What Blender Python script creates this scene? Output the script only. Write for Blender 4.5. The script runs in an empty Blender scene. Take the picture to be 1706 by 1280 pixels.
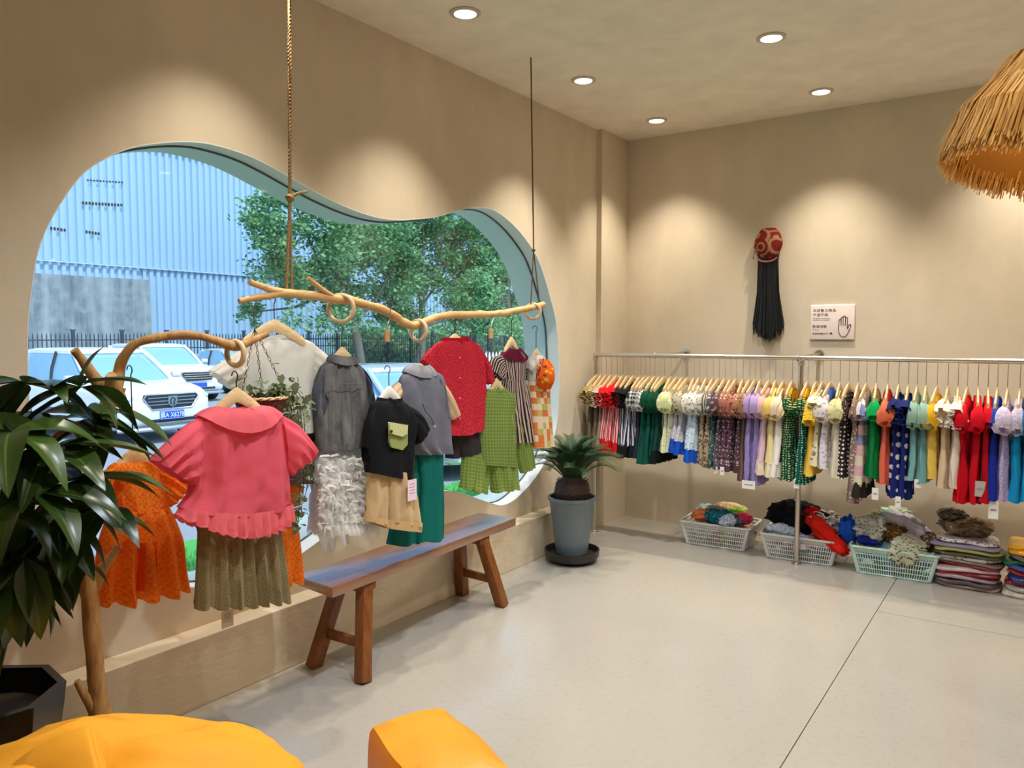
import bpy, bmesh, math, random
from mathutils import Vector, Matrix, noise
from mathutils.geometry import tessellate_polygon

R = math.radians
S = bpy.context.scene
COL = S.collection
rnd = random.Random(11)

# ---------------------------------------------------------------- camera, world, sun, exposure
CAM = Vector((2.97, 0.0, 1.55)); YAW = R(34.7); PITCH = math.atan(81 / 1283.0); FPX = 1283.0
cam_data = bpy.data.cameras.new('camera'); cam = bpy.data.objects.new('camera', cam_data); COL.objects.link(cam)
cam.location = CAM; cam.rotation_euler = (R(90) - PITCH, 0, YAW)
cam_data.sensor_width = 36; cam_data.lens = 36 * FPX / 1706; cam_data.clip_start = 0.05; cam_data.clip_end = 300
S.camera = cam
S.view_settings.view_transform = 'Standard'; S.view_settings.look = 'None'
S.view_settings.exposure = 0.0; S.view_settings.gamma = 1.0; S.view_settings.use_curve_mapping = False

S.cycles.max_bounces = 6; S.cycles.glossy_bounces = 2; S.cycles.transmission_bounces = 4; S.cycles.caustics_reflective = False; S.cycles.caustics_refractive = False
SKY_STRENGTH = 0.36; SUN_ENERGY = 3.4; LAMP_W = 94.0
world = bpy.data.worlds.new('sky_world'); S.world = world; world.use_nodes = True
wn = world.node_tree.nodes; wl = world.node_tree.links; wn.clear()
sky = wn.new('ShaderNodeTexSky'); sky.sky_type = 'NISHITA'; sky.sun_disc = False
sky.sun_elevation = R(58); sky.sun_rotation = R(100); sky.dust_density = 1.5; sky.ozone_density = 1.2
bgn = wn.new('ShaderNodeBackground'); bgn.inputs[1].default_value = SKY_STRENGTH
won = wn.new('ShaderNodeOutputWorld'); wl.new(sky.outputs[0], bgn.inputs[0]); wl.new(bgn.outputs[0], won.inputs[0])
sun_d = bpy.data.lights.new('sun', 'SUN'); sun_d.energy = SUN_ENERGY; sun_d.angle = R(1.5); sun_d.color = (1, .96, .9)
sun = bpy.data.objects.new('sun', sun_d); COL.objects.link(sun)
sun.rotation_euler = Vector((-0.50, 0.18, -0.85)).to_track_quat('-Z', 'Y').to_euler()

# ---------------------------------------------------------------- measuring helpers: a photo point at a known distance
FW = Vector((-math.sin(YAW) * math.cos(PITCH), math.cos(YAW) * math.cos(PITCH), -math.sin(PITCH)))
RT = Vector((math.cos(YAW), math.sin(YAW), 0)); UP = RT.cross(FW)
def ray(px, py): return FW + RT * ((px - 853) / FPX) - UP * ((py - 640) / FPX)
def ax(px, py, x): d = ray(px, py); return CAM + d * ((x - CAM.x) / d.x)
def ay(px, py, y): d = ray(px, py); return CAM + d * ((y - CAM.y) / d.y)
def az(px, py, z=0.0): d = ray(px, py); return CAM + d * ((z - CAM.z) / d.z)
V = Vector

# ---------------------------------------------------------------- materials
def lin(r, g, b):
    def f(c):
        c /= 255.0
        return c / 12.92 if c <= .04045 else ((c + .055) / 1.055) ** 2.4
    return (f(r), f(g), f(b), 1)
class NT:
    def __init__(s, name):
        s.m = bpy.data.materials.new(name); s.m.use_nodes = True; s.t = s.m.node_tree; s.t.nodes.clear()
        s.out = s.n('ShaderNodeOutputMaterial')
    def n(s, typ, **kw):
        nd = s.t.nodes.new(typ)
        for k, v in kw.items(): setattr(nd, k, v)
        return nd
    def l(s, a, b): s.t.links.new(a, b)
    def math(s, op, a, b=None):
        nd = s.n('ShaderNodeMath', operation=op)
        for i, q in enumerate((a, b)):
            if q is None: continue
            if isinstance(q, (int, float)): nd.inputs[i].default_value = q
            else: s.l(q, nd.inputs[i])
        return nd.outputs[0]
    def mix(s, fac, a, b, blend='MIX'):
        nd = s.n('ShaderNodeMix', data_type='RGBA', blend_type=blend)
        for i, q in ((0, fac), (6, a), (7, b)):
            if isinstance(q, (int, float)): nd.inputs[i].default_value = q
            elif isinstance(q, tuple): nd.inputs[i].default_value = q
            else: s.l(q, nd.inputs[i])
        return nd.outputs[2]
    def noise(s, vec, scale, detail=3, rough=.5, out=0):
        nd = s.n('ShaderNodeTexNoise'); nd.inputs['Scale'].default_value = scale
        nd.inputs['Detail'].default_value = detail; nd.inputs['Roughness'].default_value = rough
        if vec is not None: s.l(vec, nd.inputs['Vector'])
        return nd.outputs[out]
    def ramp(s, fac, lo, hi):
        nd = s.n('ShaderNodeMapRange'); s.l(fac, nd.inputs[0]); nd.inputs[1].default_value = lo; nd.inputs[2].default_value = hi
        return nd.outputs[0]
    def coord(s, which='Object'): return s.n('ShaderNodeTexCoord').outputs[which]
    def mapping(s, vec, scale=(1, 1, 1), rot=(0, 0, 0)):
        nd = s.n('ShaderNodeMapping'); s.l(vec, nd.inputs[0]); nd.inputs['Scale'].default_value = scale; nd.inputs['Rotation'].default_value = rot
        return nd.outputs[0]
    def bsdf(s, col, rough=.5, metal=0, spec=.5, bump=None, bstr=.2, bdist=.01, trans=0, emit=None, estr=0):
        b = s.n('ShaderNodeBsdfPrincipled')
        if isinstance(col, tuple): b.inputs['Base Color'].default_value = col
        else: s.l(col, b.inputs['Base Color'])
        if isinstance(rough, (int, float)): b.inputs['Roughness'].default_value = rough
        else: s.l(rough, b.inputs['Roughness'])
        b.inputs['Metallic'].default_value = metal; b.inputs['Specular IOR Level'].default_value = spec
        if emit: b.inputs['Emission Color'].default_value = emit; b.inputs['Emission Strength'].default_value = estr
        if bump is not None:
            bn = s.n('ShaderNodeBump'); bn.inputs['Strength'].default_value = bstr; bn.inputs['Distance'].default_value = bdist
            s.l(bump, bn.inputs['Height']); s.l(bn.outputs[0], b.inputs['Normal'])
        o = b.outputs[0]
        if trans > 0:
            t = s.n('ShaderNodeBsdfTranslucent')
            if isinstance(col, tuple): t.inputs[0].default_value = col
            else: s.l(col, t.inputs[0])
            mx = s.n('ShaderNodeMixShader'); mx.inputs[0].default_value = trans
            s.l(o, mx.inputs[1]); s.l(t.outputs[0], mx.inputs[2]); o = mx.outputs[0]
        s.l(o, s.out.inputs[0]); return s.m
_mc = {}
def plain(name, rgb, rough=.6, metal=0, spec=.5, var=.0, trans=0, nscale=8):
    k = (name, rgb)
    if k in _mc: return _mc[k]
    t = NT(name); col = lin(*rgb)
    if var:
        f = t.noise(t.coord(), nscale, 4)
        col = t.mix(f, tuple(c * (1 - var) for c in col[:3]) + (1,), tuple(min(1, c * (1 + var)) for c in col[:3]) + (1,))
    _mc[k] = t.bsdf(col, rough, metal, spec, trans=trans); return _mc[k]
def plaster(name, a, b, bstr=.25):
    t = NT(name); o = t.coord()
    big = t.ramp(t.noise(o, 1.1, 4, .6), .3, .7); mid = t.noise(t.mapping(o, (1, 1, .5)), 5, 5, .6)
    col = t.mix(big, lin(*a), lin(*b)); col = t.mix(t.ramp(mid, .35, .8), col, lin(*[int(q * .93) for q in a]))
    bm = t.math('ADD', t.noise(o, 4, 6, .5), t.math('MULTIPLY', t.noise(t.mapping(o, (1, 1, 4)), 14, 3), .2))
    return t.bsdf(col, .85, 0, .25, bump=bm, bstr=bstr, bdist=.02)
def concrete_floor():
    t = NT('polished_concrete'); o = t.coord()
    col = t.mix(t.noise(o, 1.3, 5, .6), lin(155, 150, 140), lin(163, 158, 148))
    col = t.mix(t.ramp(t.noise(o, 40, 4), .5, .8), col, lin(152, 146, 135))
    return t.bsdf(col, t.ramp(t.noise(o, 6, 2), -.5, 4.2), 0, .85, bump=t.noise(o, 12, 3), bstr=.02, bdist=.004)
def wood(name, a, b, scale=(3, 30, 30), rough=.45, bstr=.15, spec=.4):
    t = NT(name); o = t.coord(); m = t.mapping(o, scale)
    g = t.noise(m, 1.4, 5, .65); g2 = t.noise(t.mapping(o, tuple(q * 3 for q in scale)), 2, 3)
    col = t.mix(t.ramp(g, .3, .7), lin(*a), lin(*b)); col = t.mix(t.math('MULTIPLY', t.ramp(g2, .5, .75), .35), col, lin(*[int(q * .6) for q in a]))
    return t.bsdf(col, rough, 0, spec, bump=g, bstr=bstr, bdist=.006)
_fc = {}
def fabric(rgb, pat=None, rgb2=(255, 255, 255), scale=60., trans=.15, rough=.85, rgb3=None, sheen=0):
    """Cloth whose print follows the cloth's own UVs (metres)."""
    k = (rgb, pat, rgb2, scale, trans, rough, rgb3)
    if k in _fc: return _fc[k]
    t = NT('fabric_%s_%d' % (pat or 'plain', len(_fc))); uv = t.coord('UV'); c1 = lin(*rgb); c2 = lin(*rgb2)
    sep = t.n('ShaderNodeSeparateXYZ'); t.l(uv, sep.inputs[0]); u, v = sep.outputs[0], sep.outputs[1]
    bump = None; bstr = .3
    if pat is None or pat == 'plain':
        col = t.mix(t.noise(uv, 25, 3), tuple(q * .9 for q in c1[:3]) + (1,), c1)
    elif pat == 'stripe':
        col = t.mix(t.math('GREATER_THAN', t.math('SINE', t.math('MULTIPLY', u, scale)), .1), c1, c2)
    elif pat == 'hstripe':
        col = t.mix(t.math('GREATER_THAN', t.math('SINE', t.math('MULTIPLY', v, scale)), .1), c1, c2)
    elif pat in ('dots', 'bigdots'):
        vo = t.n('ShaderNodeTexVoronoi'); vo.inputs['Scale'].default_value = scale; vo.inputs['Randomness'].default_value = .25; t.l(uv, vo.inputs['Vector'])
        col = t.mix(t.math('LESS_THAN', vo.outputs['Distance'], .26), c1, c2)
    elif pat == 'floral':
        vo = t.n('ShaderNodeTexVoronoi'); vo.inputs['Scale'].default_value = scale; t.l(uv, vo.inputs['Vector'])
        nz = t.noise(uv, scale * 2.2, 2); d = t.math('ADD', vo.outputs['Distance'], t.math('MULTIPLY', nz, .35))
        sp = t.n('ShaderNodeSeparateColor'); t.l(vo.outputs['Color'], sp.inputs[0])
        fl = t.mix(t.math('GREATER_THAN', sp.outputs[0], .55), c2, lin(*(rgb3 or rgb2)))
        col = t.mix(t.math('LESS_THAN', d, .52), c1, fl)
    elif pat == 'plaid':
        a = t.math('GREATER_THAN', t.math('SINE', t.math('MULTIPLY', u, scale)), .2)
        b = t.math('GREATER_THAN', t.math('SINE', t.math('MULTIPLY', v, scale)), .2)
        col = t.mix(t.math('MULTIPLY', t.math('ADD', a, b), .5), c1, c2)
        if rgb3:
            e = t.math('GREATER_THAN', t.math('SINE', t.math('MULTIPLY', v, scale * .5)), .8); col = t.mix(e, col, lin(*rgb3))
    elif pat == 'patch':
        ch = t.n('ShaderNodeTexVoronoi', distance='CHEBYCHEV'); ch.inputs['Scale'].default_value = scale; ch.inputs['Randomness'].default_value = .15; t.l(uv, ch.inputs['Vector'])
        sp = t.n('ShaderNodeSeparateColor'); t.l(ch.outputs['Color'], sp.inputs[0])
        col = t.mix(t.math('GREATER_THAN', sp.outputs[0], .6), c1, c2); col = t.mix(t.math('GREATER_THAN', sp.outputs[1], .62), col, lin(*(rgb3 or rgb2)))
        col = t.mix(t.math('MULTIPLY', t.math('GREATER_THAN', t.math('SINE', t.math('MULTIPLY', v, 900)), .3), .18), col, lin(250, 240, 225))
    elif pat == 'leopard':
        vo = t.n('ShaderNodeTexVoronoi'); vo.inputs['Scale'].default_value = scale; t.l(uv, vo.inputs['Vector'])
        d = t.math('ADD', vo.outputs['Distance'], t.math('MULTIPLY', t.noise(uv, scale * 1.5, 2), .5))
        ringf = t.math('MULTIPLY', t.math('LESS_THAN', d, .68), t.math('GREATER_THAN', d, .42)); col = t.mix(ringf, c1, c2)
    elif pat == 'tweed':
        col = t.mix(t.ramp(t.noise(t.mapping(uv, (1, .5, 1)), scale * 4, 3), .35, .65), c1, c2)
        col = t.mix(t.math('MULTIPLY', t.ramp(t.math('SINE', t.math('MULTIPLY', u, scale * 3)), .2, .9), .3), col, c2)
    elif pat == 'seersucker':
        w = t.math('MULTIPLY', t.math('SINE', t.math('MULTIPLY', u, scale)), t.math('SINE', t.math('MULTIPLY', v, scale * .8)))
        nz = t.noise(uv, scale * .35, 4, .65); h = t.math('ADD', t.math('MULTIPLY', w, .12), t.math('MULTIPLY', nz, 1.6))
        col = t.mix(t.ramp(h, .55, 1.25), c1, c2); bump = h; bstr = .7
    elif pat == 'wash':
        col = t.mix(t.ramp(t.noise(t.mapping(uv, (1, .35, 1)), 14, 5, .65), .35, .7), c1, c2); bump = t.noise(uv, 220, 2)
    elif pat == 'lace':
        nz = t.noise(uv, scale, 4, .7); col = t.mix(t.ramp(nz, .35, .65), c1, c2); bump = nz; bstr = .8
    if bump is None: bump = t.noise(uv, 30, 4)
    m = t.bsdf(col, rough, 0, .2, bump=bump, bstr=bstr, bdist=.004, trans=trans); _fc[k] = m; return m

M = {}
M['wall'] = plaster('warm_plaster', (220, 207, 184), (209, 196, 173), .12); M['ceil'] = plaster('ceiling_paint', (244, 236, 220), (241, 233, 217), .05)
M['floor'] = concrete_floor(); M['joint'] = plain('floor_joint', (96, 88, 76), .9)
M['ledge'] = plaster('ledge_plaster', (222, 207, 181), (212, 197, 170))
M['reveal'] = plain('white_reveal_paint', (226, 232, 230), .7)
M['bench'] = wood('stained_bench_wood', (104, 56, 20), (140, 82, 34), (30, 30, 3), .4, .2, .4)
M['seat'] = wood('varnished_bench_top', (122, 70, 30), (152, 94, 48), (30, 2.2, 30), .3, .5, .5)
for nd in M['seat'].node_tree.nodes:
    if nd.type == 'BSDF_PRINCIPLED': nd.inputs['Coat Weight'].default_value = 1.0; nd.inputs['Coat Roughness'].default_value = .28; nd.inputs['Coat IOR'].default_value = 2.0
M['drift'] = wood('driftwood', (150, 108, 60), (198, 154, 96), (22, 22, 5), .65, .8)
M['drift2'] = wood('pale_driftwood', (186, 140, 84), (222, 182, 124), (14, 4, 14), .6, .4)
M['ringw'] = wood('pale_ring_wood', (196, 164, 122), (218, 190, 150), (9, 9, 9), .5, .1)
M['hang'] = wood('hanger_wood', (214, 178, 126), (230, 200, 152), (8, 8, 20), .4, .05)
M['hangw'] = plain('white_hanger_paint', (226, 220, 208), .45)
M['steel'] = plain('brushed_steel', (206, 200, 190), .28, 1.0); M['wire'] = plain('dark_wire', (58, 52, 48), .4, .8)
M['chrome'] = plain('chrome_wire', (190, 186, 178), .25, 1.0); M['rope'] = wood('jute_rope', (136, 106, 66), (172, 140, 92), (90, 90, 60), .9, .5)
M['cord'] = plain('dark_cord', (84, 62, 38), .8)

# ---------------------------------------------------------------- mesh helpers
class MB:
    def __init__(s): s.v = []; s.f = []; s.uv = []
    def add(s, vs, fs, uvs=None):
        o = len(s.v); s.v += [tuple(q) for q in vs]; s.f += [tuple(i + o for i in q) for q in fs]
        s.uv += list(uvs) if uvs else [(q[1] + q[0], q[2]) for q in vs]; return s
    def box(s, c, d, rot=None):
        hx, hy, hz = d[0] / 2, d[1] / 2, d[2] / 2
        p = [V((x, y, z)) for x in (-hx, hx) for y in (-hy, hy) for z in (-hz, hz)]
        if rot is not None: p = [rot @ q for q in p]
        return s.add([q + V(c) for q in p], [(0, 1, 3, 2), (4, 6, 7, 5), (0, 4, 5, 1), (2, 3, 7, 6), (0, 2, 6, 4), (1, 5, 7, 3)])
    def bar(s, a, b, w, h, upv=(0, 0, 1)):
        a = V(a); b = V(b); d = (b - a).normalized(); x = d.cross(V(upv)).normalized(); y = x.cross(d)
        p = [q + x * (i * w / 2) + y * (j * h / 2) for q in (a, b) for i, j in ((-1, -1), (1, -1), (1, 1), (-1, 1))]
        return s.add(p, [(0, 1, 2, 3), (7, 6, 5, 4), (0, 4, 5, 1), (1, 5, 6, 2), (2, 6, 7, 3), (3, 7, 4, 0)])
    def loft(s, rings, caps=(True, True), uvs=None, wrap=True):
        n = len(rings[0]); k = len(rings); fs = []
        for i in range(k - 1):
            for j in range(n if wrap else n - 1):
                fs.append((i * n + j, i * n + (j + 1) % n, (i + 1) * n + (j + 1) % n, (i + 1) * n + j))
        if caps[0]: fs.append(tuple(range(n - 1, -1, -1)))
        if caps[1]: fs.append(tuple((k - 1) * n + j for j in range(n)))
        return s.add([q for r in rings for q in r], fs, uvs)
    def tube(s, pts, rad, n=8, caps=(True, True), squash=1.0):
        pts = [V(p) for p in pts]; k = len(pts); rr = rad if isinstance(rad, (list, tuple)) else [rad] * k
        t0 = (pts[1] - pts[0]).normalized(); nx = t0.orthogonal().normalized(); rings = []; L = 0; uvs = []
        for i in range(k):
            t = (pts[min(i + 1, k - 1)] - pts[max(i - 1, 0)])
            if t.length < 1e-9: t = t0
            t = t.normalized(); nx = (nx - t * nx.dot(t)).normalized(); ny = t.cross(nx)
            if i: L += (pts[i] - pts[i - 1]).length
            rings.append([pts[i] + nx * (rr[i] * math.cos(2 * math.pi * j / n)) + ny * (rr[i] * squash * math.sin(2 * math.pi * j / n)) for j in range(n)])
            uvs += [(j / n, L) for j in range(n)]
        return s.loft(rings, caps, uvs)
    def lathe(s, prof, n=24, c=(0, 0, 0), caps=(False, False), mod=None):
        rings = []
        for i, (r, z) in enumerate(prof):
            rings.append([V((r * (mod(j / n, i) if mod else 1) * math.cos(2 * math.pi * j / n), r * (mod(j / n, i) if mod else 1) * math.sin(2 * math.pi * j / n), z)) + V(c) for j in range(n)])
        return s.loft(rings, caps)
    def torus(s, c, Rr, r, nrm=(1, 0, 0), n=28, m=10, sx=1.0):
        nrm = V(nrm).normalized(); a = nrm.orthogonal().normalized(); b = nrm.cross(a)
        vs = []; fs = []
        for i in range(n):
            t = 2 * math.pi * i / n; d = a * math.cos(t) + b * (math.sin(t) * sx)
            for j in range(m):
                q = 2 * math.pi * j / m; vs.append(V(c) + d * (Rr + r * math.cos(q)) + nrm * (r * math.sin(q)))
        for i in range(n):
            for j in range(m): fs.append((i * m + j, ((i + 1) % n) * m + j, ((i + 1) % n) * m + (j + 1) % m, i * m + (j + 1) % m))
        return s.add(vs, fs)
    def prism(s, poly, nrm, th, org=(0, 0, 0)):
        """poly: 3D points of a flat outline; extruded by th along nrm"""
        nrm = V(nrm); p = [V(q) for q in poly]; k = len(p)
        tri = tessellate_polygon([p]); a = p + [q + nrm * th for q in p]
        fs = [tuple(t) for t in tri] + [tuple(i + k for i in reversed(t)) for t in tri] + [(i, (i + 1) % k, (i + 1) % k + k, i + k) for i in range(k)]
        return s.add(a, fs)
    def mesh(s, name, org=(0, 0, 0), smooth=40):
        o = V(org); m = bpy.data.meshes.new(name); m.from_pydata([tuple(V(q) - o) for q in s.v], [], s.f)
        ul = m.uv_layers.new(name='UVMap'); li = [0] * len(m.loops); m.loops.foreach_get('vertex_index', li)
        flat = []
        for i in li: flat += s.uv[i][:2]
        ul.data.foreach_set('uv', flat)
        if smooth:
            m.polygons.foreach_set('use_smooth', [True] * len(m.polygons)); m.set_sharp_from_angle(angle=R(smooth))
        m.update(); return m
    def build(s, name, mat, parent=None, org=(0, 0, 0), smooth=40, bevel=0, seg=2, recalc=False, solid=0):
        m = s.mesh(name, org, smooth)
        if bevel or recalc:
            b = bmesh.new(); b.from_mesh(m)
            if recalc: bmesh.ops.recalc_face_normals(b, faces=b.faces)
            if bevel: bmesh.ops.dissolve_limit(b, angle_limit=.01, verts=b.verts[:], edges=b.edges[:]); bmesh.ops.bevel(b, geom=b.edges[:], offset=bevel, segments=seg, affect='EDGES', profile=.5)
            b.to_mesh(m); b.free()
            if smooth: m.polygons.foreach_set('use_smooth', [True] * len(m.polygons)); m.set_sharp_from_angle(angle=R(smooth))
        m.materials.append(mat); o = bpy.data.objects.new(name, m); COL.objects.link(o)
        if parent is not None: o.parent = parent
        else: o.location = org
        if solid:
            sm = o.modifiers.new('thickness', 'SOLIDIFY'); sm.thickness = solid; sm.offset = 0
        return o
def tag(o, label, cat, group=None, kind=None):
    o['label'] = label; o['category'] = cat
    if group: o['group'] = group
    if kind: o['kind'] = kind
    return o
def thing(name, label, cat, loc=(0, 0, 0), rz=0, group=None):
    o = bpy.data.objects.new(name, None); o.empty_display_size = .05; COL.objects.link(o); o.location = loc; o.rotation_euler = (0, 0, rz)
    return tag(o, label, cat, group)
def struct(o, label=None, cat=None):
    o['kind'] = 'structure'
    if label: o['label'] = label; o['category'] = cat or 'wall'
    return o
def copy_tree(o, parent=None):
    c = o.copy(); COL.objects.link(c); c.parent = parent
    for ch in o.children: copy_tree(ch, c)
    return c
def place(o, mesh_owner, loc, rot=(0, 0, 0), sc=(1, 1, 1)):
    o.location = loc; o.rotation_euler = rot; o.scale = sc; return o
def share(name, mesh, mat, parent, loc, rot=(0, 0, 0), sc=(1, 1, 1)):
    if not mesh.materials: mesh.materials.append(mat)
    o = bpy.data.objects.new(name, mesh); COL.objects.link(o); o.parent = parent; o.location = loc; o.rotation_euler = rot; o.scale = sc; return o
def smoothstep(a, b, x):
    t = max(0, min(1, (x - a) / (b - a))); return t * t * (3 - 2 * t)
def cat(P, k, closed=False):
    """Catmull-Rom through tuples/vectors P, k samples per span"""
    n = len(P); out = []; P = [tuple(p) for p in P]
    for i in range(n if closed else n - 1):
        if closed: a, b, c, d = P[(i - 1) % n], P[i], P[(i + 1) % n], P[(i + 2) % n]
        else: a, b, c, d = P[max(i - 1, 0)], P[i], P[i + 1], P[min(i + 2, n - 1)]
        for q in range(k):
            t = q / k
            out.append(tuple(.5 * (2 * y + (z - x) * t + (2 * x - 5 * y + 4 * z - w) * t * t + (3 * y - x - 3 * z + w) * t ** 3) for x, y, z, w in zip(a, b, c, d)))
    if not closed: out.append(P[-1])
    return out
def text_mesh(body, size, extrude=.0004, align='LEFT'):
    cu = bpy.data.curves.new('lettering', 'FONT'); cu.body = body; cu.size = size; cu.extrude = extrude; cu.align_x = align; cu.resolution_u = 3
    o = bpy.data.objects.new('lettering', cu); COL.objects.link(o); bpy.context.view_layer.update()
    m = bpy.data.meshes.new_from_object(o.evaluated_get(bpy.context.evaluated_depsgraph_get())); bpy.data.objects.remove(o); bpy.data.curves.remove(cu); return m
def writing(name, body, size, mat, parent, loc, rot, align='LEFT', sc=(1, 1, 1)):
    m = text_mesh(body, size, align=align); m.materials.clear(); m.materials.append(mat); m.name = name
    o = bpy.data.objects.new(name, m); COL.objects.link(o); o.parent = parent; o.location = loc; o.rotation_euler = rot; o.scale = sc; return o

# ---------------------------------------------------------------- the room
CE = 3.17; L = 5.93; XR = 5.4; YF = -2.2; TH = .30
fl = struct(MB().box((XR / 2 - .15, (L + YF) / 2, -.17), (XR + .5, L - YF + .4, .30)).build('floor', M['joint'], smooth=0))
for x0, x1, y0, y1 in ((0, 2.238, YF, L), (2.242, XR, 4.664, L), (2.242, XR, YF, 4.66)):
    MB().box(((x0 + x1) / 2, (y0 + y1) / 2, -.01), (x1 - x0, y1 - y0, .02)).build('floor_slab', M['floor'], fl, smooth=0)
struct(MB().box((XR / 2, (L + YF) / 2, CE + .15), (XR + 1.2, L - YF + 1.2, .3)).build('ceiling', M['ceil'], smooth=0))
struct(MB().box(((XR - TH) / 2, L + .15, CE / 2 - .1), (XR + TH, .3, CE + .2)).build('wall_back', M['wall'], smooth=0))
struct(MB().box((XR + .15, (L + YF) / 2, CE / 2 - .1), (.3, L - YF + .6, CE + .2)).build('wall_right', M['wall'], smooth=0))
struct(MB().box((XR / 2, YF - .15, CE / 2 - .1), (XR + 1.0, .3, CE + .2)).build('wall_front', M['wall'], smooth=0))
struct(MB().box((.0225, 5.70, CE / 2), (.045, .46, CE)).build('trim_1', M['wall'], smooth=0))           # shallow pillar in the corner
WOUT = [(1.269, 1.535), (1.287, 1.703), (1.316, 1.854), (1.372, 1.986), (1.47, 2.139), (1.57, 2.225), (1.676, 2.287), (1.786, 2.326), (1.903, 2.356),
 (2.027, 2.37), (2.201, 2.359), (2.344, 2.328), (2.503, 2.282), (2.668, 2.236), (2.866, 2.198), (3.055, 2.183), (3.24, 2.198), (3.498, 2.245), (3.677, 2.3),
 (3.874, 2.352), (4.065, 2.364), (4.261, 2.313), (4.456, 2.214), (4.633, 2.068), (4.788, 1.811), (4.873, 1.612), (4.905, 1.318), (4.902, 1.099), (4.869, .869),
 (4.72, .632), (4.521, .496), (4.318, .416), (4.183, .405), (4.073, .433), (3.915, .493), (3.718, .568), (3.561, .606), (3.296, .633), (3.05, .628),
 (2.825, .592), (2.622, .527), (2.427, .463), (2.251, .434), (2.058, .438), (1.868, .473), (1.695, .533), (1.527, .65), (1.388, .822), (1.305, 1.027), (1.269, 1.249)]
OUTL = cat(WOUT, 4, True)
def wall_with_hole():
    mb = MB(); rect = [(YF - .3, -.1), (L, -.1), (L, CE), (YF - .3, CE)]; n = len(OUTL)
    allp = rect + OUTL
    tri = tessellate_polygon([[V((y, z, 0)) for y, z in rect], [V((y, z, 0)) for y, z in OUTL]])
    for x in (0, -TH): mb.add([(x, y, z) for y, z in allp], [tuple(t) for t in tri])
    for i in range(4):
        a, b = rect[i], rect[(i + 1) % 4]; mb.add([(0, *a), (0, *b), (-TH, *b), (-TH, *a)], [(0, 1, 2, 3)])
    return mb
wl_ = struct(wall_with_hole().build('wall_left', M['wall'], smooth=0, recalc=True))
# painted lining of the opening
rv = MB(); n = len(OUTL); cy = sum(p[0] for p in OUTL) / n; cz = sum(p[1] for p in OUTL) / n
def inset(d):
    out = []
    for i in range(n):
        a = V(OUTL[i - 1]); b = V(OUTL[(i + 1) % n]); t = (b - a).normalized(); nn = V((-t.y, t.x))
        q = V(OUTL[i]) + nn * d
        out.append((q.x, q.y))
    return out
sgn = 1 if sum(OUTL[i][0] * OUTL[(i + 1) % n][1] - OUTL[(i + 1) % n][0] * OUTL[i][1] for i in range(n)) > 0 else -1
IN = inset(.004 * sgn)
rv.loft([[(.0005, y, z) for y, z in OUTL], [(.0005, y, z) for y, z in IN], [(-TH - .003, y, z) for y, z in IN], [(-TH - .003, y, z) for y, z in OUTL]], (False, False))
struct(rv.build('trim_2', M['reveal'], smooth=60))
win = bpy.data.objects.new('window_1', None); COL.objects.link(win); win.location = (-.11, cy, .4); struct(win)
gl = NT('tinted_window_glass'); tr = gl.n('ShaderNodeBsdfTransparent'); tr.inputs[0].default_value = (.90, .965, .975, 1)
gs = gl.n('ShaderNodeBsdfGlossy'); gs.inputs['Roughness'].default_value = .02; gs.inputs[0].default_value = (1, 1, 1, 1)
lw = gl.n('ShaderNodeLayerWeight'); lw.inputs[0].default_value = .5; mx = gl.n('ShaderNodeMixShader')
fac = gl.math('ADD', gl.math('MULTIPLY', gl.math('POWER', lw.outputs['Facing'], 4.0), .35), .02)
gl.l(fac, mx.inputs[0]); gl.l(tr.outputs[0], mx.inputs[1]); gl.l(gs.outputs[0], mx.inputs[2]); gl.l(mx.outputs[0], gl.out.inputs[0])
M['glass'] = gl.m
MB().prism([(-.106, y, z) for y, z in IN], (-1, 0, 0), .008).build('pane', M['glass'], win, win.location, smooth=0)
MB().tube([(-.10, y, z) for y, z in inset(.006 * sgn)] + [(-.10, *inset(.006 * sgn)[0])], .006, 6, (False, False)).build('gasket', plain('dark_gasket', (70, 84, 90), .6), win, win.location)
# stepped ledge along the foot of the window wall
struct(MB().box((.06, (YF + 4.98) / 2, .146), (.12, 4.98 - YF, .292)).build('baseboard_left', M['ledge'], smooth=0, bevel=.004))

# ---------------------------------------------------------------- downlights
M['lamp_trim'] = plain('white_lamp_trim', (196, 186, 168), .5)
def emit(name, col, st):
    t = NT(name); e = t.n('ShaderNodeEmission'); e.inputs[0].default_value = col; e.inputs[1].default_value = st; t.l(e.outputs[0], t.out.inputs[0]); return t.m
WARM = (1, .885, .735); COOL = (.82, .91, 1.0)
M['lens_w'] = emit('warm_lens', (1, .9, .72, 1), 6); M['lens_c'] = emit('cool_lens', (.95, .98, 1, 1), 6)
def downlight(x, y, label, cool=False, group=None, w=1.0, tilt=(0, 0)):
    narrow = x < 1 or y > 5
    t = thing('ceiling_downlight', label, 'downlight', (x, y, CE), group=group)
    MB().lathe([(.078, 0), (.078, -.006), (.058, -.010), (.054, -.004)], 32).build('trim_ring', M['lamp_trim'], t)
    MB().lathe([(.054, -.003), (.053, -.0095), (.045, -.0125), (.0002, -.013)], 28).build('lens', M['lens_c' if cool else 'lens_w'], t)
    d = bpy.data.lights.new('downlight_lamp', 'SPOT'); d.energy = LAMP_W * w * (1.1 if narrow else .92); d.spot_size = R(92 if narrow else 132); d.spot_blend = 1.0; d.shadow_soft_size = .035; d.color = COOL if cool else WARM
    o = bpy.data.objects.new('downlight_lamp', d); COL.objects.link(o); o.parent = t; o.location = (0, 0, -.03); o.rotation_euler = (tilt[0], tilt[1], 0)
    return t
LP = {k: az(*k, CE) for k in ((775, 21), (972, 133), (1094, 200), (1285, 62), (1368, 152))}
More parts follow.
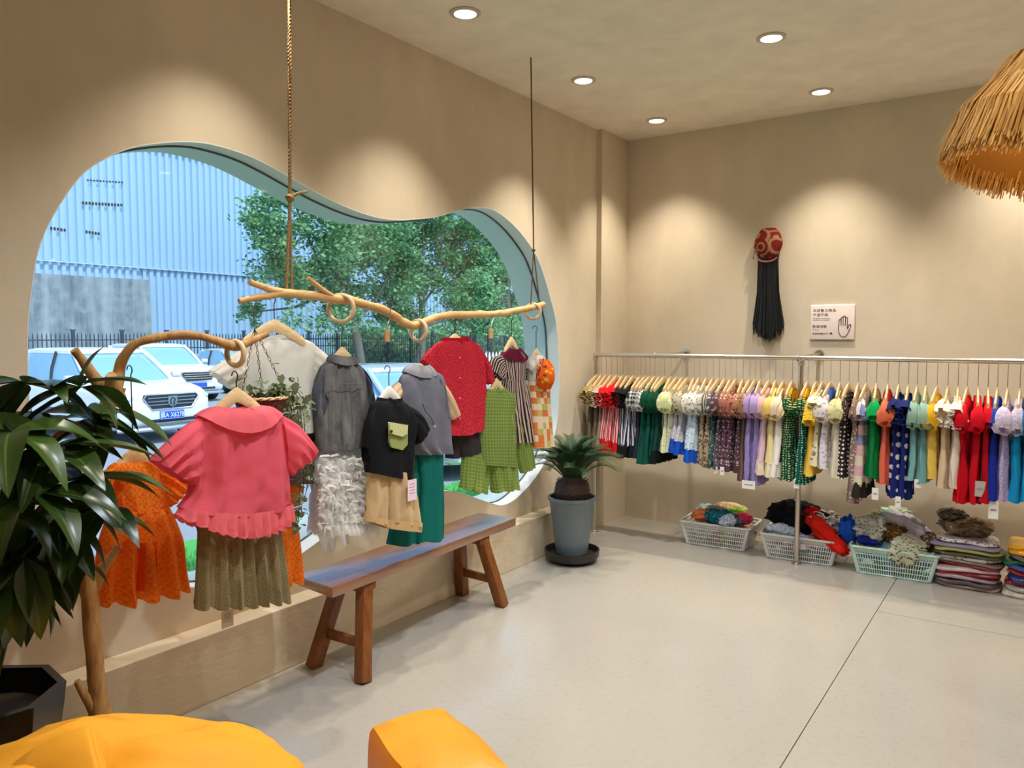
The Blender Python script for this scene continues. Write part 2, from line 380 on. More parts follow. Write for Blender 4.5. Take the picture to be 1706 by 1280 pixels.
for k, lab, c, w in (((775, 21), 'round recessed ceiling downlight nearest the suspended branch, large and warm', False, 1.3),
                     ((972, 133), 'round recessed downlight right of the thin dark rope', False, 1.5),
                     ((1094, 200), 'small recessed downlight nearest the far corner of the ceiling', False, 1.2),
                     ((1285, 62), 'cool white recessed downlight, brightest of the ceiling', True, 1.5),
                     ((1368, 152), 'recessed downlight above the printed wall sign', False, 1.3)):
    p = LP[k]; downlight(p.x, p.y, lab, c, 'recessed ceiling downlights', w)
for x, y, c, w in ((1.66, 3.2, True, 1.2), (2.86, 4.42, False, .9), (2.86, 5.58, False, 1.2), (.46, 2.0, False, 1.0), (1.66, 2.0, True, 1.9), (2.86, 3.2, False, .6), (4.06, 4.42, False, .6), (4.06, 5.58, False, .8),
                   (2.86, 2.0, False, .7), (4.06, 3.2, False, .5), (4.06, 2.0, False, .5), (1.66, .8, False, 1.3), (2.86, .8, False, .6)):
    downlight(x, y, 'unseen recessed ceiling downlight added beyond the edge of the view', c, 'added fill downlights beyond the view', w)  # unseen downlights added along the ceiling grid to fill the room with light

# ---------------------------------------------------------------- outside the window
G = -.35
def asphalt():
    t = NT('asphalt'); o = t.coord(); col = t.mix(t.noise(o, .4, 4), lin(142, 152, 162), lin(166, 174, 182)); col = t.mix(t.ramp(t.noise(o, 60, 2), .45, .75), col, lin(120, 128, 138))
    return t.bsdf(col, .9, 0, .2)
struct(MB().box((-26, 15, G - .1), (51.2, 96, .2)).build('ground', asphalt(), smooth=0), 'grey asphalt car park outside the window', 'ground')
def grass_mat():
    t = NT('artificial_turf'); o = t.coord(); col = t.mix(t.noise(o, 90, 3), lin(60, 150, 70), lin(110, 205, 110)); return t.bsdf(col, .9, 0, .2, bump=t.noise(o, 150, 2), bstr=.6)
TURF = [V((-.34, -2, 0)), V((-.34, 9.5, 0)), V((-3.0, 9.5, 0)), V((-3.4, 4.2, 0)), V((-3.6, -2, 0))]
tf = MB().prism([p + V((0, 0, G)) for p in TURF], (0, 0, 1), .03)
rb = random.Random(3)
for i in range(9000):                                        # blades
    y = rb.uniform(1, 9.3); x = rb.uniform(-3.1, -.38); a = rb.uniform(0, 6.28); h = rb.uniform(.03, .06); w = .008
    d = V((math.cos(a) * w, math.sin(a) * w, 0)); b = V((x, y, G + .028)); tf.add([b - d, b + d, b + V((rb.uniform(-.02, .02), rb.uniform(-.02, .02), h))], [(0, 1, 2)])
o = tf.build('artificial_grass', grass_mat(), org=(-2, 3, G), smooth=0); tag(o, 'bright green artificial turf strip below the window outside', 'grass', kind='stuff')
pv = MB().box((-1.35, 7.6, G + .05), (1.9, 6.0, .06)).build('pavement', plain('pale_paving', (226, 228, 226), .8, var=.05), org=(-1.3, 7.6, G), smooth=0); struct(pv, 'pale paved walkway outside below the window', 'pavement')

# corrugated shed and its concrete plinth
D = 27.0
def corr_mat():
    t = NT('blue_white_cladding'); o = t.coord(); col = t.mix(t.noise(t.mapping(o, (1, .4, .05)), 2, 4), lin(146, 182, 212), lin(166, 198, 224))
    return t.bsdf(col, .5, 0, .4)
shed = thing('corrugated_building', 'tall pale blue corrugated metal building beyond the fence', 'building', (-D, 20, G))
def corr(y0, y1, z0, z1, step=.30):
    mb = MB(); n = int((y1 - y0) / step); pr = []
    for i in range(n):
        y = y0 + i * step; pr += [(0, y), (0, y + step * .45), (-.13, y + step * .58), (-.13, y + step * .87)]
    rings = [[(-D + a, b, z) for a, b in pr] for z in (z0, z1)]
    return mb.loft(rings, (False, False), wrap=False)
shed_l = shed.location
cm = corr_mat()
corr(-6, 62, 4.3, 9.2).build('upper_cladding', cm, shed, shed_l, smooth=0)
corr(17.2, 62, G, 4.22).build('lower_cladding', cm, shed, shed_l, smooth=0)
corr(-6, 17.2, 3.75, 4.22).build('lower_cladding', cm, shed, shed_l, smooth=0)
MB().box((-D + .03, 28, 4.26), (.08, 68, .05)).build('flashing', plain('pale_flashing', (176, 204, 226), .5), shed, shed_l, smooth=0)
MB().box((-D + .04, 28, 9.2), (.1, 68, .03)).build('seam_strip', plain('dark_seam', (60, 80, 96), .6), shed, shed_l, smooth=0)
corr(-6, 62, 9.22, 15).build('upper_cladding', cm, shed, shed_l, smooth=0)
MB().box((-D - 3.1, 28, 7.3), (6, 68, 15.4)).build('shed_core', cm, shed, shed_l, smooth=0)
vm = plain('vent_slot', (50, 52, 34), .9)
for (px0, px1, py) in ((137, 206, 338), (143, 168, 386), (145, 207, 300), (84, 112, 380)):
    a = ax(px0, py, -D + .02); b = ax(px1, py + 4, -D + .02); k = int((px1 - px0) / 5)
    for i in range(k):
        p = a.lerp(b, (i + .3) / k); MB().box((-D + .005, p.y, p.z), (.02, .07, .10 if py > 310 else .05)).build('vent_slot', vm, shed, shed_l, smooth=0)
def stained():
    t = NT('stained_concrete'); o = t.coord(); st = t.noise(t.mapping(o, (1, 1.2, .12)), 1.6, 5, .65)
    col = t.mix(t.ramp(st, .35, .7), lin(150, 164, 172), lin(82, 97, 108)); col = t.mix(t.math('MULTIPLY', t.ramp(t.noise(o, 3, 4), .4, .7), .4), col, lin(176, 186, 190)); return t.bsdf(col, .9, 0, .2)
o = MB().box((-D + .25, 5.6, 1.7), (.5, 23.2, 4.1)).build('concrete_wall', stained(), org=(-D + .25, 5.6, G), smooth=0); struct(o, 'weathered grey concrete wall with dark rain streaks', 'wall')

# metal fence
FX = -23.0; fm = plain('fence_paint', (52, 66, 84), .5)
fy0, fy1, fs = 6.0, 64.0, 1.62
barm = MB().box((0, 0, .95), (.028, .028, 1.9)).add([(-.014, -.014, 1.9), (.014, -.014, 1.9), (.014, .014, 1.9), (-.014, .014, 1.9), (0, 0, 2.0)], [(0, 1, 4), (1, 2, 4), (2, 3, 4), (3, 0, 4)]).mesh('picket', smooth=0)
fence = thing('iron_fence', 'dark iron picket fence with taller posts behind the parked cars', 'fence', (FX, 12, G))
postm = MB().box((0, 0, 1.02), (.09, .09, 2.04)).box((0, 0, 2.07), (.13, .13, .05)).mesh('fence_post', smooth=0)
k = 0; y = fy0; rest = MB()
while y < fy1:
    share('fence_post', postm, fm, fence, (0, y - 12, 0))
    for i in range(1, 12):
        yy = y + fs * i / 12
        if k < 290: share('picket', barm, fm, fence, (0, yy - 12, 0)); k += 1
        else: rest.box((FX, yy, G + .97), (.028, .028, 1.94))
    y += fs
o = rest.build('picket_run', fm, fence, fence.location, smooth=0); o['kind'] = 'stuff'
for z in (.15, 1.45, 1.75): MB().box((FX, (fy0 + fy1) / 2, G + z), (.03, fy1 - fy0, .04)).build('fence_rail', fm, fence, fence.location, smooth=0)
# low white picket fence far right
pf = thing('white_picket_fence', 'low white picket fence glimpsed beside the striped dress', 'fence', (-14.5, 26, G)); wm = plain('white_paint', (236, 240, 240), .6)
pk = MB().prism([(0, -.05, 0), (0, .05, 0), (0, .05, 1.15), (0, 0, 1.27), (0, -.05, 1.15)], (1, 0, 0), .03).mesh('board', smooth=0)
for i in range(30): share('board', pk, wm, pf, (0, -3.4 + i * .22, 0))
for z in (.35, .9): MB().box((-14.52, 26, G + z), (.03, 6.6, .08)).build('rail', wm, pf, pf.location, smooth=0)

# trees
def leafmat(a, b):
    t = NT('tree_leaf'); o = t.coord(); g = t.n('ShaderNodeNewGeometry'); col = t.mix(g.outputs['Random Per Island'], lin(*a), lin(*b)); return t.bsdf(col, .6, 0, .3, trans=.35)
LM = [leafmat((62, 118, 82), (150, 200, 140)), leafmat((52, 106, 76), (132, 188, 124)), leafmat((100, 156, 116), (168, 214, 158))]
bark = plain('tree_bark', (96, 100, 92), .9, var=.3)
def tree(label, base, h, clumps, nl, lm, seed, tr=.16, lean=(0, 0)):
    r = random.Random(seed); b = V(base); t = thing('street_tree', label, 'tree', base, group='trees along the fence')
    top = b + V((lean[0], lean[1], h)); tm = MB()
    tm.tube([b, b.lerp(top, .3) + V((.1, .05, 0)), b.lerp(top, .6), top], [tr, tr * .85, tr * .65, tr * .25], 10)
    tm.build('trunk', bark, t, b)
    fm_ = MB()
    for c, rad in clumps:
        c = V(c); s_ = b.lerp(top, r.uniform(.35, .75)); mid = s_.lerp(c, .55) + V((0, 0, -.25))
        MB().tube([s_, mid, c], [tr * .35, tr * .22, .02], 6).build('branch', bark, t, b)
        k = int(nl * rad ** 2)
        subs = [(c + V((r.gauss(0, .45), r.gauss(0, .45), r.gauss(0, .42))) * 1.0 if False else c + V((r.gauss(0, 1), r.gauss(0, 1), r.gauss(0, .9))) * (rad * .45), rad * r.uniform(.2, .4)) for _ in range(9)]
        for _ in range(k):
            sc, sr = subs[r.randrange(9)]; p = sc + V((r.gauss(0, 1), r.gauss(0, 1), r.gauss(0, .8))) * sr * .8
            a = V((r.uniform(-1, 1), r.uniform(-1, 1), r.uniform(-.6, .6))).normalized() * r.uniform(.06, .11); q = a.orthogonal().normalized() * a.length * .55
            q.rotate(Matrix.Rotation(r.uniform(0, 6.28), 3, a.normalized()))
            fm_.add([p - a, p + q, p + a, p - q], [(0, 1, 2, 3)])
    fo = fm_.build('foliage', lm, t, b, smooth=0); fo['kind'] = 'stuff'
def P2(px, py, x): return tuple(ax(px, py, x))
def clump(lst, x0, r): return [((lambda p: (p[0] + r.uniform(-1, 1), p[1], p[2]))(P2(px, py, x0)), rad) for px, py, rad in lst]
rt_ = random.Random(5)
tree('broad leafy tree left, its crown overlapping the corrugated building', (*ax(606, 600, -18.5)[:2], G), 5.8, clump([(430, 380, 1.0), (470, 330, .9), (450, 430, .9), (520, 370, 1.3), (540, 440, 1.3), (590, 390, 1.3), (600, 470, 1.2), (480, 480, .9), (530, 520, .8), (560, 330, 1.0), (640, 430, 1.2), (440, 520, .5)], -18.5, rt_), 1500, LM[0], 1, .2, (-.4, -1.2))
tree('tall tree in the middle with a straight trunk behind the red shirt', (*ax(697, 600, -19.5)[:2], G), 6.0, clump([(640, 400, 1.4), (690, 390, 1.4), (740, 390, 1.3), (660, 460, 1.3), (720, 460, 1.4), (770, 420, 1.2), (650, 520, 1.0), (740, 510, 1.1), (690, 360, 1.2), (600, 420, 1.2), (780, 370, 1.1)], -19.5, rt_), 1500, LM[1], 2, .2, (.2, .2))
tree('lighter green weeping tree at the right of the window view', (*ax(846, 600, -18.5)[:2], G), 5.2, clump([(820, 420, 1.2), (800, 460, 1.2), (850, 460, 1.2), (830, 500, 1.2), (790, 510, 1.0), (870, 500, 1.0), (860, 430, 1.0), (780, 540, .8), (830, 545, .8), (880, 540, .7)], -18.5, rt_), 1500, LM[2], 3, .2)
tree('slim tree standing between the red shirt and the striped dress', (*ax(788, 605, -20.5)[:2], G), 4.6, clump([(790, 400, 1.2), (760, 470, 1.1), (810, 480, 1.1)], -20.5, rt_), 1200, LM[1], 4, .14)
tree('thin dark tree near the right edge of the window', (*ax(905, 605, -18)[:2], G), 5.0, clump([(900, 440, 1.2), (880, 390, 1.1), (905, 520, .9)], -18, rt_), 1200, LM[0], 6, .12)
for px, x_, lab in ((640, -24.5, 'round clipped shrub behind the fence left of the red shirt'), (740, -24.8, 'low dense shrub behind the fence above the red shirt'), (830, -24.4, 'wide hedge shrub behind the fence at the right')):
    c = ax(px, 560, x_); t = thing('hedge_shrub', lab, 'shrub', (c.x, c.y, G), group='shrubs behind the fence'); m_ = MB(); r = random.Random(px)
    MB().tube([(c.x, c.y, G), (c.x, c.y, G + 1.0)], [.08, .04], 8).build('stem', bark, t, t.location)
    for _ in range(3200):
        q = V((r.gauss(0, .5), r.gauss(0, 1.5), abs(r.gauss(1.3, .55)))); p = V((c.x, c.y, G)) + q; a = V((r.uniform(-1, 1), r.uniform(-1, 1), r.uniform(-1, 1))).normalized() * .12; b_ = a.orthogonal() * .6
        m_.add([p - a, p + b_, p + a, p - b_], [(0, 1, 2, 3)])
    f_ = m_.build('foliage', LM[2], t, t.location, smooth=0); f_['kind'] = 'stuff'

# cars
CW = NT('car_paint_white'); CWM = CW.bsdf(lin(232, 236, 238), .18, 0, .6)
CS = NT('car_paint_silver'); CSM = CS.bsdf(lin(198, 214, 222), .2, .2, .6)
CGL = plain('car_glass_sky_tint', (132, 178, 212), .06, 0, .9); CBK = plain('car_black_trim', (34, 38, 44), .5); TYRE = plain('tyre_rubber', (32, 33, 36), .8); RIM = plain('alloy_rim', (150, 154, 160), .3, .8)  # car windows: pale blue of the reflected sky is put into the glass colour
CHR = plain('car_chrome', (214, 220, 226), .15, .9); LAMP = plain('headlamp_lens', (210, 224, 236), .05, .1, .9); PLB = plain('plate_blue', (30, 84, 190), .4); PLW = plain('plate_white', (240, 244, 250), .5)
def rr(hw, z0, z1, x, n=7, rc=.14):
    zc, hh = (z0 + z1) / 2, (z1 - z0) / 2; rc = min(rc, hh * .95, hw * .95); pts = []
    for cx, cz, a0 in ((hw - rc, hh - rc, 0), (-(hw - rc), hh - rc, 90), (-(hw - rc), -(hh - rc), 180), (hw - rc, -(hh - rc), 270)):
        for i in range(n): a = R(a0 + 90 * i / (n - 1)); pts.append((x, cx + rc * math.cos(a), zc + cz + rc * math.sin(a)))
    return pts
def car(label, loc, rz, paint, suv=True, plate=None, emblem=False):
    t = thing('parked_car', label, 'car', loc, rz, 'cars parked outside')
    H = 1.66 if suv else 1.46; bl = 1.04 if suv else .94; bz = .24 if suv else .2
    st = [(2.22, .55, .46, .70), (2.17, .72, .36, .82), (2.05, .83, bz + .04, .90), (1.75, .89, bz, bl - .06), (1.2, .91, bz, bl - .01), (.7, .92, bz, bl + .02), (-.2, .92, bz, bl), (-1.2, .92, bz, bl + .03), (-1.8, .91, bz + .02, bl + .05), (-2.1, .86, bz + .12, bl - .0), (-2.2, .7, .46, bl - .12)]
    st = cat(st, 3)
    MB().loft([rr(w, z0, z1, x, rc=.17) for x, w, z0, z1 in st]).build('body', paint, t)
    # cabin: glass shell, painted roof and pillars
    def ring(x0, x1, w, z, n=8, rc=.22):
        pts = []; xc, hx = (x0 + x1) / 2, (x1 - x0) / 2
        for cx, cy_, a0 in ((hx - rc, w - rc, 0), (-(hx - rc), w - rc, 90), (-(hx - rc), -(w - rc), 180), (hx - rc, -(w - rc), 270)):
            for i in range(n): a = R(a0 + 90 * i / (n - 1)); pts.append((xc + cx + rc * math.cos(a), cy_ + rc * math.sin(a), z))
        return pts
    zb, zt = bl - .04, H - .07; xf0, xf1 = 1.02, .20; xr0, xr1 = (-2.05, -1.75) if suv else (-1.75, -1.05)
    MB().loft([ring(xr0, xf0, .84, zb), ring(xr0 * .6 + xr1 * .4, xf0 * .6 + xf1 * .4, .79, zb * .6 + zt * .4), ring(xr1, xf1, .68, zt)], (False, True)).build('cabin_glass', CGL, t)
    MB().loft([ring(xr1 - .05, xf1 + .06, .695, zt - .03), ring(xr1 - .02, xf1 + .02, .69, zt + .03), ring(xr1 + .15, xf1 - .2, .6, H - .01), ring(xr1 + .5, xf1 - .5, .35, H, rc=.2)], (True, True)).build('roof', paint, t)
    for s in (-1, 1):
        MB().tube([(xf0 - .03, s * .80, zb), (xf0 * .5 + xf1 * .5, s * .755, zb * .5 + zt * .5), (xf1 - .02, s * .67, zt)], .04, 8).build('front_pillar', paint, t)
        MB().tube([(-.35, s * .845, zb), (-.40, s * .785, (zb + zt) / 2), (-.42, s * .69, zt)], .035, 8).build('middle_pillar', CBK, t)
        MB().tube([(xr0 + .35, s * .835, zb), (xr1 + .1, s * .69, zt)], [.10, .06], 8).build('rear_pillar', paint, t)
        mr = MB().loft([[(.72 + .06 * math.cos(a), s * (.93 + d), bl + .09 + .06 * math.sin(a)) for a in [2 * math.pi * i / 10 for i in range(10)]] for d in (0, .16)]).build('wing_mirror', paint, t)
        for xw in (1.38, -1.35):
            w = MB().lathe([(.0, -.11), (.30, -.11), (.335, -.07), (.335, .07), (.30, .11), (.22, .11), (.21, .09), (.0, .09)], 28)
            w.v = [(p[0] + xw, (.82 * s) + s * p[2], p[1] + .335) for p in w.v]; wo = w.build('wheel', TYRE, t, recalc=True)
            rm = MB().lathe([(.0, .10), (.06, .115), (.2, .105), (.215, .09)], 20); rm.v = [(p[0] + xw, (.82 * s) + s * (p[2] + .003), p[1] + .335) for p in rm.v]; rm.build('alloy_rim', RIM, wo, recalc=True)
            for q in range(5):
                a = q * 2 * math.pi / 5; MB().bar((xw, s * .945, .335), (xw + .2 * math.cos(a), s * .945, .335 + .2 * math.sin(a)), .05, .03, (0, 1, 0)).build('spoke', CBK, wo, smooth=0)
            ar = MB().lathe([(.345, .0), (.40, .0), (.40, .02), (.345, .02)], 28); ar.v = [(p[0] + xw, s * (.905 + p[2]), max(p[1] + .335, .2)) for p in ar.v]; ar.build('wheel_arch', CBK, t, recalc=True)
        MB().bar((1.0, s * .925, bz + .06), (-1.0, s * .925, bz + .06), .02, .12).build('sill_trim', CBK, t, smooth=0)
        hl = MB().loft([[(2.0 + dx, s * (.66 + .13 * k_ * math.cos(a)), .80 + (.055 if suv else .05) * k_ * math.sin(a)) for a in [2 * math.pi * i / 14 for i in range(14)]] for dx, k_ in ((.0, 1), (.13, 1), (.155, .7), (.16, .2))]).build('headlamp', LAMP, t)
        MB().loft([[(2.05 + dx, s * (.68 + .07 * math.cos(a)), .46 + .09 * math.sin(a)) for a in [2 * math.pi * i / 14 for i in range(14)]] for dx in (0, .07)]).build('fog_lamp', CHR if suv else CBK, t)
    gz = .74 if suv else .70; gw = .52 if suv else .34; gh = .13 if suv else .08
    gp = [(2.14, gw, gz + gh * .5), (2.14, gw * .9, gz + gh), (2.14, -gw * .9, gz + gh), (2.14, -gw, gz + gh * .5), (2.14, -gw * .72, gz - gh), (2.14, gw * .72, gz - gh)]
    gr = MB().prism(gp, (1, 0, 0), .085).build('grille', CBK, t, smooth=0)
    MB().tube([V(p) + V((.085, 0, 0)) for p in gp + gp[:1]], .014, 6).build('grille_surround', CHR, gr)
    for z in ((-.05, .01, .07) if suv else (-.03, .03)): MB().bar((2.228, -gw * .86, gz + z), (2.228, gw * .86, gz + z), .02, .018).build('grille_bar', CHR, gr, smooth=0)
    if emblem:                                               # shield badge with a raised curved figure
        sh = [(0, -.085), (.085, -.085), (.085, .03), (.05, .085), (0, .115), (-.05, .085), (-.085, .03), (-.085, -.085)]
        sh = [(x, -z) for x, z in sh]
        e = MB().prism([(2.235, y_, gz + z_ + .01) for y_, z_ in sh], (1, 0, 0), .02).build('badge', CHR, gr, smooth=0)
        MB().tube([(2.258, -.03, gz - .05), (2.258, -.045, gz + .02), (2.258, -.01, gz + .065), (2.258, .035, gz + .05), (2.258, .045, gz + .01), (2.258, .015, gz + .005), (2.258, .03, gz - .03), (2.258, .012, gz - .075)], .011, 6).build('badge_figure', CBK, gr)
    MB().box((2.13, 0, .44), (.16, 1.0 if suv else .8, .13)).build('lower_intake', CBK, t, smooth=0, bevel=.02)
    MB().tube([(1.98, -.86, .27), (2.16, -.6, .27), (2.2, 0, .27), (2.16, .6, .27), (1.98, .86, .27)], .045, 8).build('bumper_lip', CHR, t)
    pl = MB().box((2.225, 0, .50), (.02, .46, .15)).build('number_plate', PLB, t, smooth=0, bevel=.004)
    MB().tube([(2.237, -.22, .435), (2.237, .22, .435), (2.237, .22, .565), (2.237, -.22, .565), (2.237, -.22, .435)], .003, 4).build('plate_border', PLW, pl)
    if plate: writing('plate_lettering', plate, .105, PLW, pl, (2.2365, 0, .462), (R(90), 0, R(90)), 'CENTER', (.92, 1.1, 1))
    return t
car('white SUV with wide chrome grille and blue plate, nearest at left', (-11.95, 7.75, G), 0, CWM, True, '冀A X627B', True)
car('second white car, behind the SUV, with small grille', (-18.9, 13.0, G), R(-4), CWM, True, None)
car('third pale car at the back, half hidden by the white T-shirt', (-19.6, 16.2, G), R(-3), CSM, False, None)
car('pale silver car on the right, windscreen seen between denim jacket and grey vest', (-5.2, 8.75, G), R(-12), CSM, False, None)

# ---------------------------------------------------------------- cloth
def cloth(rows, axis, K=6, n=40, fold=(0, 0, 3, 0), wr=.004, seed=0, flat=.7, jag=0):
    """rows of (A, B, half_depth, sag): a hollow cloth form lofted through the pairs of edge points; axis = its depth direction"""
    axis = V(axis); data = [tuple(a) + tuple(b) + (d, s) for a, b, d, s in rows]; R_ = cat(data, K); k = len(R_); mb = MB(); rings = []; uvs = []; ufr = []; Ln = 0; pm = None
    for i, q in enumerate(R_):
        A, B, d, sag = V(q[0:3]), V(q[3:6]), q[6], q[7]; mid = (A + B) / 2; h = (B - A) / 2; t = i / (k - 1)
        if pm is not None: Ln += (mid - pm).length
        pm = mid; amp = fold[0] * (1 - t) + fold[1] * t; ring = []
        dn = V((0, 0, -1))
        u = 0.0; pv_ = None; base = []
        for j in range(n + 1):
            a = 2 * math.pi * j / n; c, s_ = math.cos(a), math.sin(a); e = math.copysign(abs(s_) ** flat, s_)
            p = mid + h * c + axis * (d * e)
            if pv_ is not None: u += (p - pv_).length
            pv_ = p.copy()
            env = 1 - .5 * c ** 4
            p += axis * (amp * env * math.sin(fold[2] * math.pi * c + fold[3] + .8 * t + (1.3 if s_ < 0 else 0) + 1.2 * noise.noise(V((c * 2, seed * 1.7, t * 1.5)))))
            p += axis * (wr * (noise.noise(V((c * 4.5 + seed * 7.1, Ln * 5, s_ * 1.5 + seed))) * 2 + noise.noise(V((c * 9 + seed * 3.1, Ln * 22, s_ * 2 + seed))) * .7))
            p += dn * (sag * (1 - c * c))
            if jag and i == k - 1: p += dn * (jag * abs(noise.noise(V((c * 9, s_ * 4, seed * 3)))) * 2)
            if fold[1] > .01: p += dn * (t * t * fold[1] * .35 * math.sin(fold[2] * math.pi * c + fold[3] + 2.0))
            ring.append(p); base.append(u)
        rings.append(ring); ufr.append((base, u, Ln))
    pm_ = sum(q[1] for q in ufr) / len(ufr)
    for base, tot_, v_ in ufr: uvs += [(b_ / max(tot_, 1e-6) * pm_, v_) for b_ in base]
    mb.loft(rings, (False, False), uvs, wrap=False); return mb
def prow(xp, rows):
    out = []
    for r in rows:
        xl, yl, xr, yr = r[:4]; d = r[4] if len(r) > 4 else .03; sg = r[5] if len(r) > 5 else 0
        A = ax(xl, yl, xp); B = ax(xr, yr, xp); pxm = (A - CAM).dot(FW) / FPX; out.append((A, B, d, sg * pxm))
    return out
XA = (1, 0, 0)
def garment(name, label, cat_, xp, parts, group='outfits hung in the window'):
    """parts: (part name, edge rows, material, options); the first one sets the origin"""
    r0 = prow(xp, parts[0][1])[0]; org = (r0[0] + r0[1]) / 2; t = thing(name, label, cat_, org, group=group); made = {}
    for pn, rows, mat, op in parts:
        op = dict(op); dx = op.pop('dx', 0); par = made.get(op.pop('under', None), t)
        o = cloth(prow(xp + dx, rows), XA, **op).build(pn, mat, par, org, smooth=70)
        made.setdefault(pn, o)
    return t, org
def hanger(loc, label, w=.17, drop=.085, hook=.07, rz=0, mat=None, cross=True, wire=None, group=None, hr=.017):
    """wooden hanger: bar in the local YZ plane, wire hook; cross=True turns the hook across the bar"""
    t = thing('clothes_hanger', label, 'hanger', loc, rz, group); rings = []
    for i in range(17):
        u = -1 + i / 8; y = u * w; z = -drop * abs(u) ** 1.15 * (1 - .12 * (1 - abs(u))); hh = .026 - .008 * abs(u); th = .0075
        zc = z - .012; rings.append([(th * a, y, zc + hh * b) for a, b in ((1, .5), (.5, 1), (-.5, 1), (-1, .5), (-1, -.5), (-.5, -1), (.5, -1), (1, -.5))])
    MB().loft(rings).build('bar', mat or M['hang'], t)
    pts = [(0, 0, .008), (0, 0, hook)]
    for i in range(1, 9):
        a = R(-60 + 240 * i / 8); q = (hr * math.cos(a) - hr * math.cos(R(-60)), hook + hr * (math.sin(a) - math.sin(R(-60))))
        pts.append((q[0], 0, q[1]) if cross else (0, -q[0], q[1]))
    MB().tube(pts, .0022, 6).build('hook', wire or M['wire'], t); return t
def ph(px, py, x, pyhook, label, **kw):
    a = ax(px, py, x); b = ax(px, pyhook, x); return hanger(a, label, hook=max(.03, (b - a).z - .025), **kw)
def tagcard(xp, px0, py0, px1, py1, label, col=(232, 222, 226), cordpx=None):
    a = ax(px0, py0, xp); b = ax(px1, py1, xp); c = (a + b) / 2; t = thing('price_tag', label, 'tag', (c.x, c.y, b.z))
    MB().box((xp, c.y, c.z), (.002, abs(b.y - a.y), abs(a.z - b.z))).build('card', plain('tag_card', col, .6), t, t.location, smooth=0)
    for i in range(4): MB().box((xp + .0014, c.y, a.z - (i + 1.5) * abs(a.z - b.z) / 7), (.0006, abs(b.y - a.y) * .6, .0022)).build('print_line', plain('tag_print', (150, 130, 150), .7), t, t.location, smooth=0)
    q = ax(*(cordpx or ((px0 + px1) / 2, py0 - 16)), xp); MB().tube([(xp, c.y, a.z - .004), q], .0012, 5).build('cord', M['cord'], t, t.location)
    return t

# ---- suspended branch on ropes
XB = .437
def wob(p, s, a): return V(p) + V((noise.noise(V(p) * s), noise.noise(V(p) * s + V((5, 5, 5))), noise.noise(V(p) * s + V((9, 2, 7))))) * a
def branchtube(pts, rad, n=10, k=5, s=14, a=.006, dxs=None):
    q = cat([tuple(p) + (r,) for p, r in zip(pts, rad)], k); mb = MB(); mb.tube([wob(p[:3], s, a) for p in q], [max(.003, p[3] * (1 + .18 * noise.noise(V(p[:3]) * 22))) for p in q], n); return mb
bpx = [(398, 503), (425, 496), (460, 490), (490, 490), (540, 495), (590, 503), (640, 518), (672, 536), (690, 543), (712, 535), (740, 526), (800, 524), (850, 520), (905, 508)]
bpt = [ax(*p, XB) for p in bpx]; bt = thing('suspended_branch', 'long crooked driftwood branch hung on ropes across the window', 'branch', bpt[4])
branchtube(bpt, [.011, .014, .016, .018, .019, .020, .020, .021, .020, .020, .020, .019, .020, .019]).build('main_limb', M['drift2'], bt, bt.location)
branchtube([ax(415, 470, XB), ax(445, 480, XB), ax(480, 490, XB)], [.012, .014, .015]).build('twig', M['drift2'], bt, bt.location)
branchtube([ax(513, 462, XB + .03), ax(532, 478, XB + .02), ax(556, 496, XB)], [.009, .011, .014]).build('twig', M['drift2'], bt, bt.location)
MB().torus(ax(645, 519, XB), .021, .002, (0, 1, -.3)).build('wire_loop', M['cord'], bt, bt.location)
def twist(a, b, r, turns, n=60):
    a = V(a); b = V(b); d = (b - a).normalized(); x = d.orthogonal().normalized(); y = d.cross(x); mb = MB()
    for ph_ in (0, 2.094, 4.189):
        mb.tube([a.lerp(b, i / n) + x * (r * .5 * math.cos(turns * 6.283 * i / n + ph_)) + y * (r * .5 * math.sin(turns * 6.283 * i / n + ph_)) for i in range(n + 1)], r * .56, 5)
    return mb
def rope(label, top, knot, ends, r, mat, tail=None):
    t = thing('hanging_rope', label, 'rope', top); n = int((V(top) - V(knot)).length * 70)
    twist(top, knot, r, (V(top) - V(knot)).length / .045, n).build('upper_rope', mat, t, top)
    MB().lathe([(.001, -r * 2.2), (r * 1.6, -r * 1.3), (r * 2.0, 0), (r * 1.6, r * 1.3), (.001, r * 2.2)], 12, knot).torus(knot, r * 1.7, r * .7, (0, .4, 1), 14, 6).build('knot', mat, t, top)
    for e in ends: twist(knot, e, r * .8, (V(knot) - V(e)).length / .035, 40).build('lower_strand', mat, t, top)
    if tail: MB().tube([knot] + tail, [r * .8, r * .8, r * .6], 7).build('loose_end', mat, t, top)
tp = ax(481, 488, XB); rope('thick twisted jute rope holding the left end of the branch', (XB, tp.y + .035, CE), ax(483, 330, XB), [ax(477, 489, XB), ax(486, 490, XB)], .0085, M['rope'], [ax(495, 323, XB + .02), ax(512, 319, XB + .04)])
tp = ax(890, 512, XB); rope('thin dark rope holding the right end of the branch', (XB, tp.y - .04, CE), ax(889, 417, XB), [ax(884, 512, XB), ax(899, 509, XB)], .0052, plain('brown_rope', (104, 76, 42), .9, var=.3))
def ring(label, px, py, x, Rr, nrm):
    c = ax(px, py, x); t = MB().torus(c, Rr, .0095, nrm, 36, 12).build('wooden_ring', M['ringw'], org=c); return tag(t, label, 'ring', 'wooden rings on the branches')
ring('pale wooden ring on the suspended branch above the denim jacket', 568, 514, XB, .058, (.42, -.9, 0))
ring('pale wooden ring at the dip of the branch above the grey vest', 697, 551, XB, .050, (.02, -1, 0))
ring('pale wooden ring at the right tip of the suspended branch', 888, 519, XB, .044, (.5, -.85, 0))

